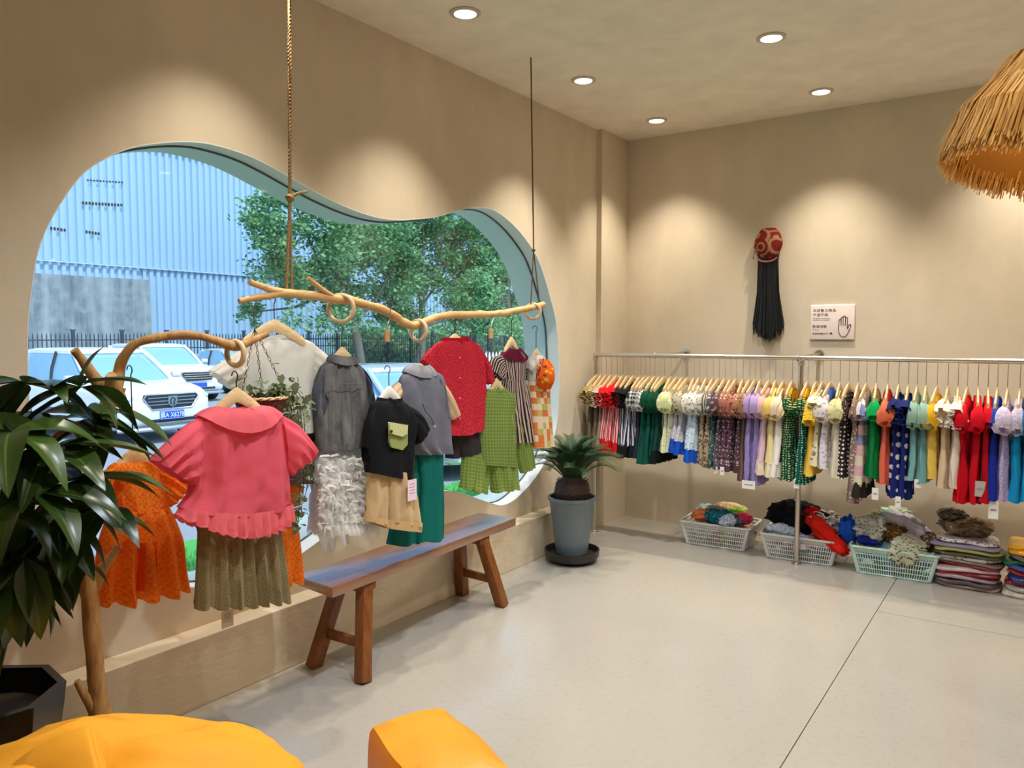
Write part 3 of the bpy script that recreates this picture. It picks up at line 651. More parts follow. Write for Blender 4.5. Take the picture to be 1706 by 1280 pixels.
# ---- standing driftwood stand
XS = .45
st = thing('driftwood_stand', 'standing driftwood trunk with forked top and long arched arm', 'clothes stand', az(205, 1230, 0) * 0 + V((.42, 1.30, 0)))
sl = st.location
def sp(px, py, x): return ax(px, py, x)
branchtube([V((.46, 1.27, .20)), sp(168, 1190, XS), sp(157, 1100, XS), sp(152, 1012, XS), sp(146, 975, XS), sp(133, 920, XS), sp(140, 850, XS), sp(160, 760, XS), sp(180, 690, XS), sp(190, 645, XS)], [.040, .032, .027, .026, .028, .022, .022, .024, .028, .034], 14, 6, 9, .006).build('trunk', M['drift'], st, sl)
branchtube([sp(150, 990, XS), sp(172, 950, XS + .01), sp(198, 910, XS + .02)], [.022, .016, .012], 10).build('side_branch', M['drift'], st, sl)
branchtube([sp(158, 1180, XS), sp(145, 1160, XS), sp(128, 1136, XS)], [.020, .014, .010], 10).build('stub', M['drift'], st, sl)
branchtube([sp(188, 660, XS), sp(160, 632, XS), sp(140, 605, XS), sp(125, 583, XS)], [.030, .020, .016, .014], 12).build('left_fork', M['drift'], st, sl)
branchtube([sp(186, 662, XS), sp(197, 622, XS), sp(207, 592, XS + .03), sp(225, 574, XS + .06), sp(254, 563, XS + .09), sp(290, 558, XS + .12), sp(324, 560, XS + .15), sp(360, 568, XS + .17), sp(392, 577, XS + .19), sp(415, 570, XS + .20), sp(446, 556, XS + .22)], [.030, .020, .017, .015, .015, .014, .014, .015, .017, .014, .010], 12).build('arched_arm', M['drift'], st, sl)
branchtube([sp(196, 668, XS), sp(187, 640, XS + .03), sp(186, 626, XS + .05)], [.03, .022, .018], 10).build('knot_stub', M['drift'], st, sl)
MB().lathe([(.0, 0), (.15, 0), (.155, .02), (.15, .19), (.14, .205), (.0, .207)], 26, (.46, 1.32, 0), mod=lambda u, i: 1 + .04 * math.sin(u * 19) + .03 * math.sin(u * 44)).build('stump_base', M['ringw'], st, sl)
XP = XS + .19
ring('pale wooden ring on the arched arm above the pink blouse', 392, 589, XP, .042, (.1, -.98, 0))

# ---- outfits
pink = fabric((242, 106, 124), trans=.4); pink2 = fabric((244, 116, 126), trans=.35)
garment('pink_blouse', 'pink puff-sleeve blouse with wide round collar and ruffled hem', 'blouse', XP, [
 ('body', [(362, 681, 432, 679, .02), (334, 692, 464, 688, .03), (324, 725, 478, 720, .04), (321, 790, 481, 785, .05), (314, 825, 482, 825, .055, 6), (300, 848, 483, 838, .06, 14)], pink, dict(fold=(.0, .013, 3.3, .6), wr=.012, seed=1, n=64)),
 ('collar', [(361, 677, 433, 675, .030, 4), (344, 682, 451, 678, .052, 14), (328, 692, 466, 687, .064, 32)], pink2, dict(fold=(0, .004, 9, 0), n=56, wr=.003, seed=2)),
 ('ruffle', [(302, 845, 483, 837, .062, 12), (298, 855, 484, 848, .07, 26), (294, 860, 484, 860, .078, 34)], pink2, dict(fold=(.004, .016, 13, 0), n=110, K=5, seed=3)),
 ('sleeve', [(333, 695, 329, 800, .03), (306, 712, 322, 808, .05), (278, 738, 315, 806, .05), (251, 765, 311, 805, .04)], pink, dict(fold=(.004, .012, 4, 0), seed=4, wr=.006)),
 ('sleeve', [(463, 690, 476, 782, .03), (490, 706, 482, 792, .05), (512, 730, 482, 792, .05), (528, 751, 481, 789, .04)], pink, dict(fold=(.004, .012, 4, 1), seed=5, wr=.006))])
ph(394, 652, XP, 622, 'pale wooden hanger inside the pink blouse', w=.135, drop=.10)
olive = fabric((98, 84, 54), 'tweed', (150, 138, 104), 120, trans=.1)
garment('olive_skirt', 'olive brown pleated tweed skirt below the pink blouse', 'skirt', XP - .02, [
 ('waistband', [(331, 868, 466, 862, .03), (330, 884, 466, 878, .032)], olive, dict(fold=(.004, .004, 7, 0))),
 ('skirt', [(330, 880, 466, 874, .032), (328, 945, 471, 934, .05), (323, 1012, 477, 1000, .06)], olive, dict(fold=(.008, .022, 6.5, .4), n=90, K=10, seed=6))])
tagcard(XP - .02, 369, 1021, 389, 1042, 'small white paper tag under the olive skirt', (206, 190, 168))
XO = .33
org_ = fabric((246, 104, 6), 'seersucker', (255, 184, 70), 330, trans=.5); org2 = fabric((246, 92, 20), trans=.45)  # second seersucker colour paints in the yellow-lit highlights on the crinkles
garment('orange_dress', 'bright orange textured dress with front tie, beside the driftwood trunk', 'dress', XO, [
 ('bodice', [(190, 772, 252, 768, .02), (178, 785, 272, 782, .03), (178, 825, 276, 822, .04), (182, 856, 280, 850, .045)], org_, dict(fold=(.002, .008, 5, 0), seed=7)),
 ('skirt', [(182, 852, 280, 846, .045), (165, 900, 298, 894, .06), (160, 960, 304, 945, .07), (164, 1006, 309, 978, .08)], org_, dict(fold=(.008, .026, 4.2, .8), n=80, K=9, seed=8, jag=.006)),
 ('sleeve', [(254, 770, 270, 830, .02), (285, 785, 274, 842, .035), (316, 808, 281, 845, .03)], org_, dict(fold=(.002, .008, 4, 0), seed=9)),
 ('sleeve', [(192, 773, 178, 830, .02), (165, 790, 172, 845, .035), (142, 812, 166, 848, .03)], org_, dict(fold=(.002, .008, 4, 0), seed=10)),
 ('lining_panel', [(232, 905, 262, 902, .01), (228, 985, 262, 978, .012)], org2, dict(dx=.055, n=20)),
 ('bow', [(201, 786, 214, 784, .006), (198, 795, 216, 795, .012), (202, 808, 212, 808, .004)], fabric((255, 150, 20), trans=.4), dict(dx=.045, n=16))])
garment('orange_dress', 'second orange textured dress, mostly hidden behind the pink blouse', 'dress', XO, [
 ('bodice', [(392, 770, 458, 770, .02), (380, 785, 478, 785, .03), (384, 855, 484, 852, .045)], org_, dict(fold=(.002, .008, 5, 0), seed=11)),
 ('skirt', [(384, 850, 484, 846, .045), (370, 900, 494, 894, .06), (360, 984, 499, 964, .07)], org_, dict(fold=(.008, .026, 4.2, 2), n=72, K=9, seed=12, jag=.006)),
 ('sleeve', [(458, 771, 478, 822, .02), (486, 790, 484, 838, .03), (502, 812, 490, 845, .03)], org_, dict(seed=13))])
ph(222, 752, XO, 612, 'wooden hanger inside the front orange dress, on a long wire', w=.11)
ph(425, 752, XO, 690, 'wooden hanger of the orange dress behind the pink blouse', w=.11)
tee = fabric((246, 238, 226), trans=.5)
XW = .37
garment('white_tshirt', 'plain white short-sleeved T-shirt hung wide open across the window', 't-shirt', XW, [
 ('body', [(430, 566, 492, 561, .02), (412, 578, 522, 573, .03), (398, 600, 524, 595, .035), (397, 640, 519, 632, .04), (398, 690, 524, 680, .045), (394, 730, 527, 719, .05)], tee, dict(fold=(.0, .010, 3.4, .3), seed=14, wr=.006)),
 ('collar_rib', [(432, 561, 490, 556, .022), (429, 567, 493, 562, .023)], tee, dict(K=3)),
 ('sleeve', [(424, 570, 400, 632, .02), (392, 590, 396, 642, .035), (349, 617, 386, 649, .03)], tee, dict(fold=(.001, .006, 3, 0), seed=15, wr=.006)),
 ('sleeve', [(515, 568, 519, 632, .02), (542, 590, 524, 644, .035), (562, 612, 531, 649, .03)], tee, dict(fold=(.001, .006, 3, 1), seed=16, wr=.006))])
ph(457, 538, XW + .02, 496, 'wide pale wooden hanger above the white T-shirt', w=.15, drop=.07)
garment('brown_shorts', 'dark brown shorts hanging under the white T-shirt', 'shorts', XW - .02, [
 ('leg', [(456, 712, 521, 704, .03), (462, 760, 530, 755, .035), (470, 808, 535, 803, .04)], fabric((82, 66, 62), trans=.08), dict(seed=17, fold=(.002, .008, 3, 0))),
 ('leg', [(398, 718, 458, 712, .03), (392, 808, 462, 806, .04)], fabric((82, 66, 62), trans=.08), dict(seed=18, fold=(.002, .008, 3, 0)))])
den = fabric((72, 72, 76), 'wash', (124, 122, 118), trans=.05); denb = fabric((58, 66, 82), 'wash', (98, 100, 108), trans=.05); XD = .42
dj, dorg = garment('denim_jacket', 'faded grey denim jacket with folded collar', 'jacket', XD, [
 ('body', [(550, 600, 590, 602, .02), (535, 612, 604, 613, .03), (527, 640, 612, 640, .04), (524, 690, 613, 688, .045), (526, 735, 610, 730, .05), (527, 748, 609, 741, .05, 4)], den, dict(fold=(.0, .008, 4, .5), seed=19, wr=.009, n=56)),
 ('collar', [(552, 590, 588, 592, .022, 3), (547, 597, 593, 600, .030, 4), (546, 603, 594, 605, .034, 5)], den, dict(K=4, seed=20)),
 ('hem_band', [(526, 737, 611, 731, .052, 4), (527, 749, 609, 742, .052, 4)], den, dict(K=3)),
 ('sleeve', [(538, 612, 527, 660, .02), (524, 650, 545, 672, .03), (523, 690, 550, 672, .028), (526, 697, 548, 690, .02)], denb, dict(seed=21, wr=.008)),
 ('sleeve', [(603, 613, 606, 640, .02), (613, 630, 606, 652, .03), (619, 658, 609, 668, .03), (623, 684, 612, 686, .026)], denb, dict(seed=22, wr=.008))])
for a_, b_, in (((540, 638), (604, 640)), ((553, 642), (552, 745)), ((585, 643), (588, 742)), ((568, 645), (572, 744))):
    MB().tube([ax(*a_, XD + .052), ax((a_[0] + b_[0]) / 2, (a_[1] + b_[1]) / 2, XD + .058), ax(*b_, XD + .056)], .0016, 5).build('seam', plain('denim_seam', (88, 88, 86), .9), dj, dorg)
ph(570, 583, XD, 545, 'pale wooden hanger under the ring, inside the denim jacket', w=.10)
lace = fabric((246, 248, 252), 'lace', (253, 250, 242), 70, trans=.68)
tu, torg = garment('tulle_skirt', 'white fluffy feathered tulle skirt under the denim jacket', 'skirt', XD - .02, [
 ('underskirt', [(532, 742, 607, 736, .03), (528, 800, 613, 795, .05), (527, 865, 615, 858, .06), (532, 885, 612, 872, .06)], lace, dict(fold=(.004, .016, 7, 0), n=80, seed=23, jag=.03))])
r = random.Random(31)
for lay in range(7):
    y0 = 752 + lay * 18; m_ = MB()
    rows = prow(XD - .02, [(531 - lay * .6, y0, 609 + lay, y0 - 5, .035 + lay * .005), (527 - lay * .5, y0 + 14, 613 + lay, y0 + 9, .05 + lay * .006), (525 - lay * .3, y0 + 26, 615 + lay * .5, y0 + 18, .062 + lay * .006)])
    cloth(rows, XA, K=4, n=120, fold=(.004, .014, 15, lay), wr=.012, seed=40 + lay, jag=.035).build('frill', lace, tu, torg, smooth=0)
m_ = MB()
for i in range(420):
    px = r.uniform(530, 612); py = r.uniform(760, 880); p = ax(px, py, XD + .03 + r.uniform(-.02, .04)); d = V((r.uniform(-.3, 1), r.uniform(-1, 1), r.uniform(-1, .4))).normalized() * r.uniform(.015, .035)
    q = d.orthogonal().normalized() * r.uniform(.004, .009); m_.add([p - q, p + q, p + d + q * .5 + V((.004, 0, 0)), p + d * 1.5 + V((0, 0, -.01))], [(0, 1, 2), (0, 2, 3)])
f_ = m_.build('feather_tufts', lace, tu, torg, smooth=0); f_['kind'] = 'stuff'
for tx, ty, bx_, by_, w_ in ((540, 880, 541, 922, 5), (550, 880, 553, 919, 4), (596, 868, 603, 890, 4), (612, 862, 622, 872, 4), (578, 878, 580, 906, 1.3), (533, 872, 531, 890, 4)):
    cloth(prow(XD + .0, [(tx - w_ - 2, ty, tx + w_ + 2, ty, .012), ((tx + bx_) / 2 - w_, (ty + by_) / 2, (tx + bx_) / 2 + w_, (ty + by_) / 2, .010), (bx_ - .7, by_, bx_ + .7, by_, .003)]), XA, K=4, n=14, seed=int(tx)).build('ribbon_end', lace, tu, torg)
blk = fabric((15, 15, 19), trans=0); XK = .53
bk, borg = garment('black_tshirt', 'black T-shirt with a pale green chest pocket on a white hanger', 't-shirt', XK, [
 ('body', [(630, 668, 668, 668, .02), (621, 672, 681, 677, .03), (615, 700, 693, 700, .04), (610, 745, 689, 745, .045), (611, 787, 686, 799, .05, 2)], blk, dict(fold=(0, .008, 3, 0), seed=24, wr=.006)),
 ('collar_rib', [(630, 662, 669, 662, .022, 3), (628, 668, 671, 669, .024, 4)], blk, dict(K=3)),
 ('sleeve', [(676, 674, 690, 728, .02), (698, 688, 692, 738, .035), (712, 712, 693, 741, .03)], blk, dict(seed=25)),
 ('sleeve', [(624, 671, 616, 720, .02), (613, 700, 612, 755, .03), (607, 745, 610, 775, .026)], blk, dict(seed=26))])
pkm = fabric((150, 160, 96), trans=.05); pkf = fabric((204, 206, 146), trans=.05)
pk_ = MB().prism([ax(*p, XK + .05) for p in ((648, 707), (676, 711), (676, 740), (668, 749), (650, 744), (647, 735))], (1, 0, 0), .010).build('pocket', pkm, bk, borg, smooth=0, bevel=.003)
MB().prism([ax(*p, XK + .062) for p in ((647, 704), (677, 709), (676, 722), (668, 727), (648, 721))], (1, 0, 0), .009).build('pocket_flap', pkf, pk_, borg, smooth=0, bevel=.002)
MB().lathe([(.0, .004), (.006, .004), (.008, 0), (.008, -.002)], 14, (0, 0, 0)).build('button', plain('dark_button', (40, 38, 36), .4), pk_, (0, 0, 0))
o = [q for q in pk_.children if q.name.startswith('button')][0]; o.location = ax(652, 719, XK + .074) - V(borg); o.rotation_euler = (0, R(90), 0)
ph(648, 648, XK, 612, 'white wooden hanger holding the black T-shirt', w=.09, drop=.07, mat=M['hangw'])
beige = fabric((214, 184, 140), trans=.2); beige2 = fabric((206, 170, 122), trans=.1)
bp, _ = garment('beige_trousers', 'cream beige trousers with rolled cuffs under the black T-shirt', 'trousers', XK - .01, [
 ('leg', [(614, 778, 652, 784, .03), (614, 825, 650, 832, .04), (611, 864, 645, 876, .045)], beige, dict(fold=(.002, .014, 2.5, 0), seed=27)),
 ('leg', [(643, 782, 686, 790, .03), (646, 830, 692, 836, .04), (646, 868, 697, 876, .05)], beige, dict(dx=.02, fold=(.002, .014, 2.5, 1), seed=28)),
 ('cuff', [(645, 864, 698, 870, .055), (643, 880, 697, 886, .055)], beige2, dict(dx=.02, K=4, seed=29)),
 ('cuff', [(611, 858, 644, 866, .05), (610, 868, 643, 880, .05)], beige2, dict(K=4, seed=30))])
tagcard(XK + .07, 679, 801, 694, 832, 'pink and white price tag hanging beside the teal trousers', (236, 210, 222), (691, 765))
XV = .46; vest = fabric((108, 108, 118), trans=.05); sand = fabric((222, 190, 152), trans=.25)
vt, vorg = garment('grey_vest', 'grey sleeveless suit vest with lapels over the teal trousers', 'vest', XV, [
 ('body', [(682, 617, 719, 618, .02), (670, 628, 735, 626, .03), (666, 650, 741, 648, .04), (664, 690, 748, 690, .045), (668, 740, 750, 738, .05), (688, 758, 751, 755, .05)], vest, dict(fold=(.001, .010, 3, .5), seed=31, wr=.005, n=56)),
 ('collar', [(686, 606, 714, 607, .022, 3), (676, 613, 722, 615, .034, 6), (673, 620, 726, 622, .038, 9)], fabric((142, 140, 144), trans=.05), dict(K=4)),
 ('armhole_panel', [(733, 632, 745, 655, .006), (741, 690, 750, 700, .006)], vest, dict(dx=.03, n=14))])
for (x_, y_) in ((724, 711),):
    c = ax(x_, y_, XV + .055); b_ = MB().lathe([(.0, .004), (.007, .004), (.009, 0)], 14).build('button', plain('grey_button', (150, 146, 146), .4), vt); b_.location = c - V(vorg); b_.rotation_euler = (0, R(90), 0)
MB().tube([ax(704, 672, XV + .055), ax(708, 684, XV + .06), ax(718, 696, XV + .06), ax(724, 708, XV + .058)], .0022, 5).build('lapel_edge', plain('vest_edge', (62, 60, 66), .9), vt, vorg)
garment('beige_shirt', 'sand coloured short-sleeved shirt worn inside the grey vest', 'shirt', XV - .015, [
 ('body', [(684, 622, 718, 622, .012), (674, 634, 732, 632, .018), (672, 735, 742, 733, .024)], sand, dict(seed=32)),
 ('sleeve', [(732, 628, 742, 676, .02), (750, 656, 746, 694, .03), (764, 688, 751, 700, .026)], sand, dict(seed=33)),
 ('sleeve', [(674, 630, 668, 668, .02), (660, 640, 660, 680, .03), (648, 655, 655, 690, .026)], sand, dict(seed=34))])
ph(700, 610, XV, 577, 'pale wooden hanger below the ring, inside the grey vest', w=.11)
teal = fabric((8, 104, 94), trans=.1); XT = .45
garment('teal_trousers', 'wide-legged teal green trousers above the bench', 'trousers', XT, [
 ('leg', [(694, 748, 736, 745, .03), (698, 820, 737, 816, .04), (691, 904, 735, 896, .055)], teal, dict(dx=.015, fold=(.001, .012, 1.6, 0), seed=35)),
 ('leg', [(672, 752, 712, 748, .03), (662, 830, 702, 830, .04), (650, 909, 692, 903, .055)], teal, dict(dx=-.015, fold=(.001, .012, 1.6, 2), seed=36)),
 ('waistband', [(674, 744, 736, 740, .032), (673, 752, 736, 748, .033)], teal, dict(K=3))])
XR_ = .40; red = fabric((206, 16, 40), 'seersucker', (238, 84, 98), 300, trans=.4)
rs, rorg = garment('red_shirt', 'red crinkled short-sleeved shirt with buttons', 'shirt', XR_, [
 ('body', [(738, 568, 780, 566, .02), (722, 577, 798, 577, .03), (716, 600, 806, 598, .035), (718, 650, 808, 645, .04), (720, 700, 808, 692, .045), (728, 722, 804, 712, .05, 8)], red, dict(fold=(0, .008, 3, 0), seed=37, n=56)),
 ('collar_band', [(738, 562, 780, 560, .022, 2), (737, 570, 782, 568, .023, 3)], fabric((178, 12, 34), trans=.2), dict(K=3)),
 ('sleeve', [(797, 577, 808, 626, .02), (812, 602, 808, 636, .03), (821, 632, 813, 641, .026)], red, dict(seed=38)),
 ('sleeve', [(723, 577, 717, 624, .02), (711, 590, 713, 636, .03), (705, 600, 709, 640, .026)], red, dict(seed=39))])
for y_ in (596, 630, 664, 698):
    b_ = MB().lathe([(.0, .003), (.005, .003), (.006, 0)], 12).build('button', plain('red_button', (220, 110, 120), .4), rs); b_.location = ax(766, y_, XR_ + .048) - V(rorg); b_.rotation_euler = (0, R(90), 0)
ph(758, 560, XR_, 530, 'pale wooden hanger carrying the red shirt', w=.11, drop=.06)
dk = fabric((50, 44, 46), trans=.05)
garment('dark_shorts', 'dark charcoal shorts below the red shirt', 'shorts', XR_ - .02, [
 ('leg', [(752, 716, 804, 706, .03), (756, 735, 806, 720, .04), (766, 762, 807, 748, .045)], dk, dict(seed=41)), ('leg', [(742, 716, 768, 714, .03), (746, 735, 764, 735, .04), (748, 764, 759, 763, .04)], dk, dict(dx=-.02, seed=42))])
gpl = fabric((132, 156, 72), 'plaid', (170, 188, 108), 330, trans=.5); XG = .41
garment('green_plaid_shirt', 'green plaid long-sleeved shirt behind the red shirt', 'shirt', XG, [
 ('body', [(812, 652, 842, 649, .02), (800, 662, 862, 665, .03), (797, 700, 861, 700, .035), (798, 745, 858, 745, .04), (800, 774, 857, 778, .042)], gpl, dict(fold=(0, .007, 3, 0), seed=43)),
 ('collar_rib', [(811, 648, 842, 645, .022, 2), (810, 655, 844, 652, .023, 3)], gpl, dict(K=3)),
 ('sleeve', [(860, 664, 858, 706, .02), (876, 700, 860, 730, .03), (884, 745, 862, 765, .03), (890, 778, 868, 789, .026)], gpl, dict(seed=44, fold=(0, .005, 2, 0)))])
garment('green_plaid_shorts', 'matching green plaid shorts under the plaid shirt', 'shorts', XG - .02, [
 ('leg', [(772, 750, 818, 756, .03), (770, 785, 812, 792, .04), (768, 812, 805, 823, .05)], gpl, dict(seed=45, fold=(.002, .016, 2.5, 0))), ('leg', [(812, 756, 858, 762, .03), (818, 790, 859, 790, .04), (821, 820, 860, 813, .05)], gpl, dict(seed=46, dx=.02, fold=(.002, .016, 2.5, 1)))])
ph(827, 634, XG, 603, 'pale wooden hanger of the green plaid shirt', w=.085, drop=.07)
strp = fabric((38, 34, 42), 'stripe', (206, 176, 160), 420, trans=.2); XZ = .39
garment('striped_dress', 'dark striped puff-sleeve dress with burgundy collar', 'dress', XZ, [
 ('bodice', [(845, 586, 868, 586, .02), (835, 596, 878, 598, .03), (838, 620, 874, 620, .035), (841, 635, 872, 635, .035)], strp, dict(fold=(0, .004, 5, 0), seed=47)),
 ('skirt', [(841, 632, 872, 632, .035), (836, 680, 880, 680, .05), (838, 736, 888, 736, .06)], strp, dict(fold=(.004, .014, 5, 0), n=60, seed=48)),
 ('sleeve', [(838, 592, 841, 624, .02), (822, 596, 836, 636, .04), (817, 618, 832, 634, .035)], strp, dict(seed=49)), ('sleeve', [(876, 592, 872, 624, .02), (886, 600, 878, 632, .04), (886, 618, 876, 634, .035)], strp, dict(seed=50)),
 ('collar', [(846, 580, 866, 580, .022, 2), (838, 588, 874, 589, .036, 6), (833, 594, 880, 596, .04, 8)], fabric((98, 14, 42), trans=.1), dict(K=4))])
ph(852, 565, XZ, 528, 'narrow wooden hanger of the striped dress', w=.075, drop=.07)
XQ = .42; pq = fabric((222, 110, 30), 'patch', (190, 186, 96), 26, trans=.3, rgb3=(236, 214, 180))
garment('patchwork_dress', 'orange and cream checked patchwork dress at the right end', 'dress', XQ, [
 ('bodice', [(884, 592, 902, 592, .02), (880, 605, 908, 605, .035), (882, 640, 912, 640, .035)], fabric((226, 222, 214), 'lace', (190, 186, 178), 60, trans=.3), dict(fold=(.002, .004, 5, 0), seed=51)),
 ('skirt', [(881, 636, 912, 636, .035), (884, 690, 915, 690, .045), (885, 747, 918, 743, .055)], pq, dict(fold=(.003, .010, 4, 0), n=60, seed=52)),
 ('sleeve', [(886, 592, 890, 612, .02), (878, 600, 884, 622, .035), (877, 614, 883, 624, .03)], fabric((226, 222, 214), 'lace', (190, 186, 178), 60, trans=.3), dict(seed=53))])
ph(893, 584, XQ, 545, 'wooden hanger under the ring at the branch tip', w=.06, drop=.05)
c = ax(908, 623, XQ + .05)
bg = thing('cloth_bag', 'small orange patterned cloth bag hung on the patchwork dress', 'bag', c)
cloth(prow(XQ + .05, [(902, 598, 912, 600, .02), (899, 612, 917, 614, .04), (898, 632, 917, 634, .045), (902, 648, 914, 649, .02)]), XA, K=6, n=28, wr=.01, seed=54).build('bag_body', fabric((226, 96, 24), 'floral', (232, 190, 60), 40, trans=.15, rgb3=(140, 50, 30)), bg, c)
MB().tube([ax(914, 603, XQ + .07), ax(904, 598, XQ + .06), ax(900, 612, XQ + .09), ax(896, 626, XQ + .08)], .004, 6).build('strap', CBK, bg, c)
# small wooden clips on wires under the branch
for px, py, lab in ((645, 560, 'small wooden block on a wire above the white hanger'), (818, 556, 'small wooden block on a wire above the green plaid shirt')):
    a = ax(px, py, XB + .02); t = thing('wire_hook_block', lab, 'hook', a, group='wooden block hooks on the branch'); dz = .028
    MB().box(a, (.014, .024, dz * 2)).build('block', wood('clip_wood', (184, 132, 76), (204, 156, 100), (9, 9, 30)) if px == 645 else M['drift2'], t, a, smooth=0, bevel=.002)
    MB().tube([a + V((0, 0, dz)), a + V((0, .004, dz + .03)), ax(px + 9, py - 36, XB)], .0022, 6).build('upper_wire', M['steel'], t, a)
    MB().tube([a - V((0, 0, dz)), a - V((0, -.002, dz + .03)), a - V((.0, .014, dz + .045)), a - V((0, .016, dz + .06)), a - V((0, 0, dz + .075)), a - V((0, -.016, dz + .062))], .0022, 6).build('lower_hook', M['wire'], t, a)

# ---- hanging basket with trailing plant
XH = .50
h0 = ax(424, 548, XH); pl_ = thing('hanging_planter', 'woven hanging basket on three chains with trailing ivy', 'planter', ax(432, 690, XH)); po = pl_.location
bc = ax(434, 676, XH); br = .098
wm_ = NT('woven_basket'); o_ = wm_.coord(); wv = wm_.n('ShaderNodeTexWave'); wm_.l(o_, wv.inputs[0]); wv.inputs['Scale'].default_value = 60; wv.inputs['Distortion'].default_value = 6
wmat = wm_.bsdf(wm_.mix(wv.outputs[1], lin(66, 40, 26), lin(128, 84, 56)), .8, 0, .3, bump=wv.outputs[1], bstr=.8)
MB().lathe([(.0, -.06), (.055, -.06), (.075, -.045), (br, .03), (br - .006, .03), (.06, -.01), (.0, .015)], 30, bc).build('basket', wmat, pl_, po)
rp = [bc + V((br * math.cos(a), br * math.sin(a), .032)) for a in [2 * math.pi * i / 40 for i in range(41)]]
rmb = MB()
for ph_ in (0, 3.14): rmb.tube([p + V((.004 * math.cos(i * 1.6 + ph_) * math.cos(6.28 * i / 40), .004 * math.cos(i * 1.6 + ph_) * math.sin(6.28 * i / 40), .004 * math.sin(i * 1.6 + ph_))) for i, p in enumerate(rp)], .004, 6)
rmb.build('rope_rim', M['ringw'], pl_, po)
def chain(a, b, mb=None):
    a = V(a); b = V(b); d = b - a; n_ = int(d.length / .017); d.normalize(); x = d.orthogonal().normalized(); y = d.cross(x); mb = MB()
    for i in range(n_):
        c = a.lerp(b, (i + .5) / n_); s_, nn = (x, y) if i % 2 else (y, x)
        mb.tube([c + d * (.010 * math.cos(t)) + s_ * (.0045 * math.sin(t)) for t in [2 * math.pi * q / 8 for q in range(9)]], .0012, 4, (False, False))
    return mb
for e in (ax(404, 652, XH + .06), ax(437, 650, XH - .05), ax(469, 640, XH + .02)): chain(h0, e).build('chain', M['wire'], pl_, po)
MB().tube([ax(428, 500, XB + .02), ax(421, 520, XB + .03), h0], .002, 6).build('hook_wire', M['wire'], pl_, po)
lm_ = NT('ivy_leaf'); g_ = lm_.n('ShaderNodeNewGeometry'); IVY = lm_.bsdf(lm_.mix(g_.outputs['Random Per Island'], lin(44, 62, 38), lin(142, 156, 116)), .5, 0, .4, trans=.2)
lfm = MB().add([(0, 0, 0), (.35, .42, .06), (.75, .36, .04), (1, 0, -.1), (.75, -.36, .04), (.35, -.42, .06), (.5, 0, -.04)], [(0, 6, 1), (1, 6, 2), (2, 6, 3), (3, 6, 4), (4, 6, 5), (5, 6, 0)]).mesh('ivy_leaf', smooth=60)
r = random.Random(77); spots = []
for _ in range(120): spots.append((r.gauss(462, 22), r.gauss(652, 11), .029))
for _ in range(60): spots.append((r.gauss(492, 14), r.gauss(688, 16), .027))
for _ in range(90): t_ = r.random(); spots.append((r.gauss(500 + 8 * math.sin(t_ * 5), 9 - 3 * t_), 705 + 180 * t_, .026))
for px, py, sz in spots[:290]:
    share('ivy_leaf', lfm, IVY, pl_, ax(px, py, XH + r.uniform(-.05, .07)) - V(po), (r.uniform(-.8, .8), r.uniform(-.2, 1.4), r.uniform(0, 6.28)), (sz * r.uniform(.8, 1.5),) * 3)
for k in range(4):
    MB().tube(cat([tuple(bc + V((0, .03, .03))), tuple(ax(480 + 6 * k, 655, XH + .03)), tuple(ax(496 + 4 * k, 720, XH + .05)), tuple(ax(500 + 6 * k, 800, XH + .04)), tuple(ax(497 + 5 * k, 870 - 20 * k, XH + .04))], 5), .0016, 5).build('vine_stem', plain('vine_stem', (70, 72, 44), .8), pl_, po)

# ---------------------------------------------------------------- bench
bq = [V((.206, 2.275, 0)), V((.470, 2.245, 0)), V((.400, 3.755, 0)), V((.128, 3.736, 0))]
bench = thing('wooden_bench', 'long dark stained wooden bench with splayed legs below the window', 'bench', (.3, 3.0, 0)); bo = bench.location
def hard(name, mb, mat, par, org, bv=.004): return mb.build(name, mat, par, org, smooth=30, bevel=bv, recalc=True)
hard('seat_plank', MB().prism([p + V((0, 0, .412)) for p in bq], (0, 0, 1), .048), M['seat'], bench, bo, .006)
feet = [(V((.205, 2.36, 0)), V((.265, 2.49, .41))), (V((.515, 2.375, 0)), V((.415, 2.49, .41))), (V((.150, 3.55, 0)), V((.215, 3.44, .41))), (V((.462, 3.525, 0)), V((.372, 3.44, .41)))]
for a, b in feet: hard('leg', MB().bar(a, b + V((0, 0, .003)), .058, .058, (0, 1, 0)), M['bench'], bench, bo)
for i, j in ((0, 1), (2, 3)):
    hard('stretcher', MB().bar(feet[i][0].lerp(feet[i][1], .38), feet[j][0].lerp(feet[j][1], .38), .026, .042), M['bench'], bench, bo, .003)
    hard('apron', MB().bar(feet[i][1] + V((-.03, 0, -.018)), feet[j][1] + V((.03, 0, -.018)), .09, .034), M['bench'], bench, bo, .003)

# ---------------------------------------------------------------- potted cycad
pc = V((.335, 4.53, 0)); cyc = thing('potted_cycad', 'spiky green cycad in a blue-grey tapered pot on a black saucer', 'potted plant', pc)
M['pot'] = plain('blue_grey_pot', (100, 112, 118), .35, var=.06); M['sauc'] = plain('black_saucer', (34, 32, 30), .45)
MB().lathe([(.10, .06), (.112, .065), (.135, .25), (.158, .42), (.168, .432), (.168, .45), (.152, .45), (.148, .42), (.0, .42)], 48, mod=lambda u, i: 1 - (.018 * abs(math.sin(u * 8 * math.pi)) if 0 < i < 4 else 0)).build('pot', M['pot'], cyc)
MB().lathe([(.0, .0), (.13, .0), (.135, .02), (.0, .021)], 40).build('saucer_foot', M['sauc'], cyc)
MB().lathe([(.0, .022), (.17, .022), (.185, .04), (.19, .085), (.18, .085), (.172, .045), (.0, .04)], 44).build('saucer', M['sauc'], cyc)
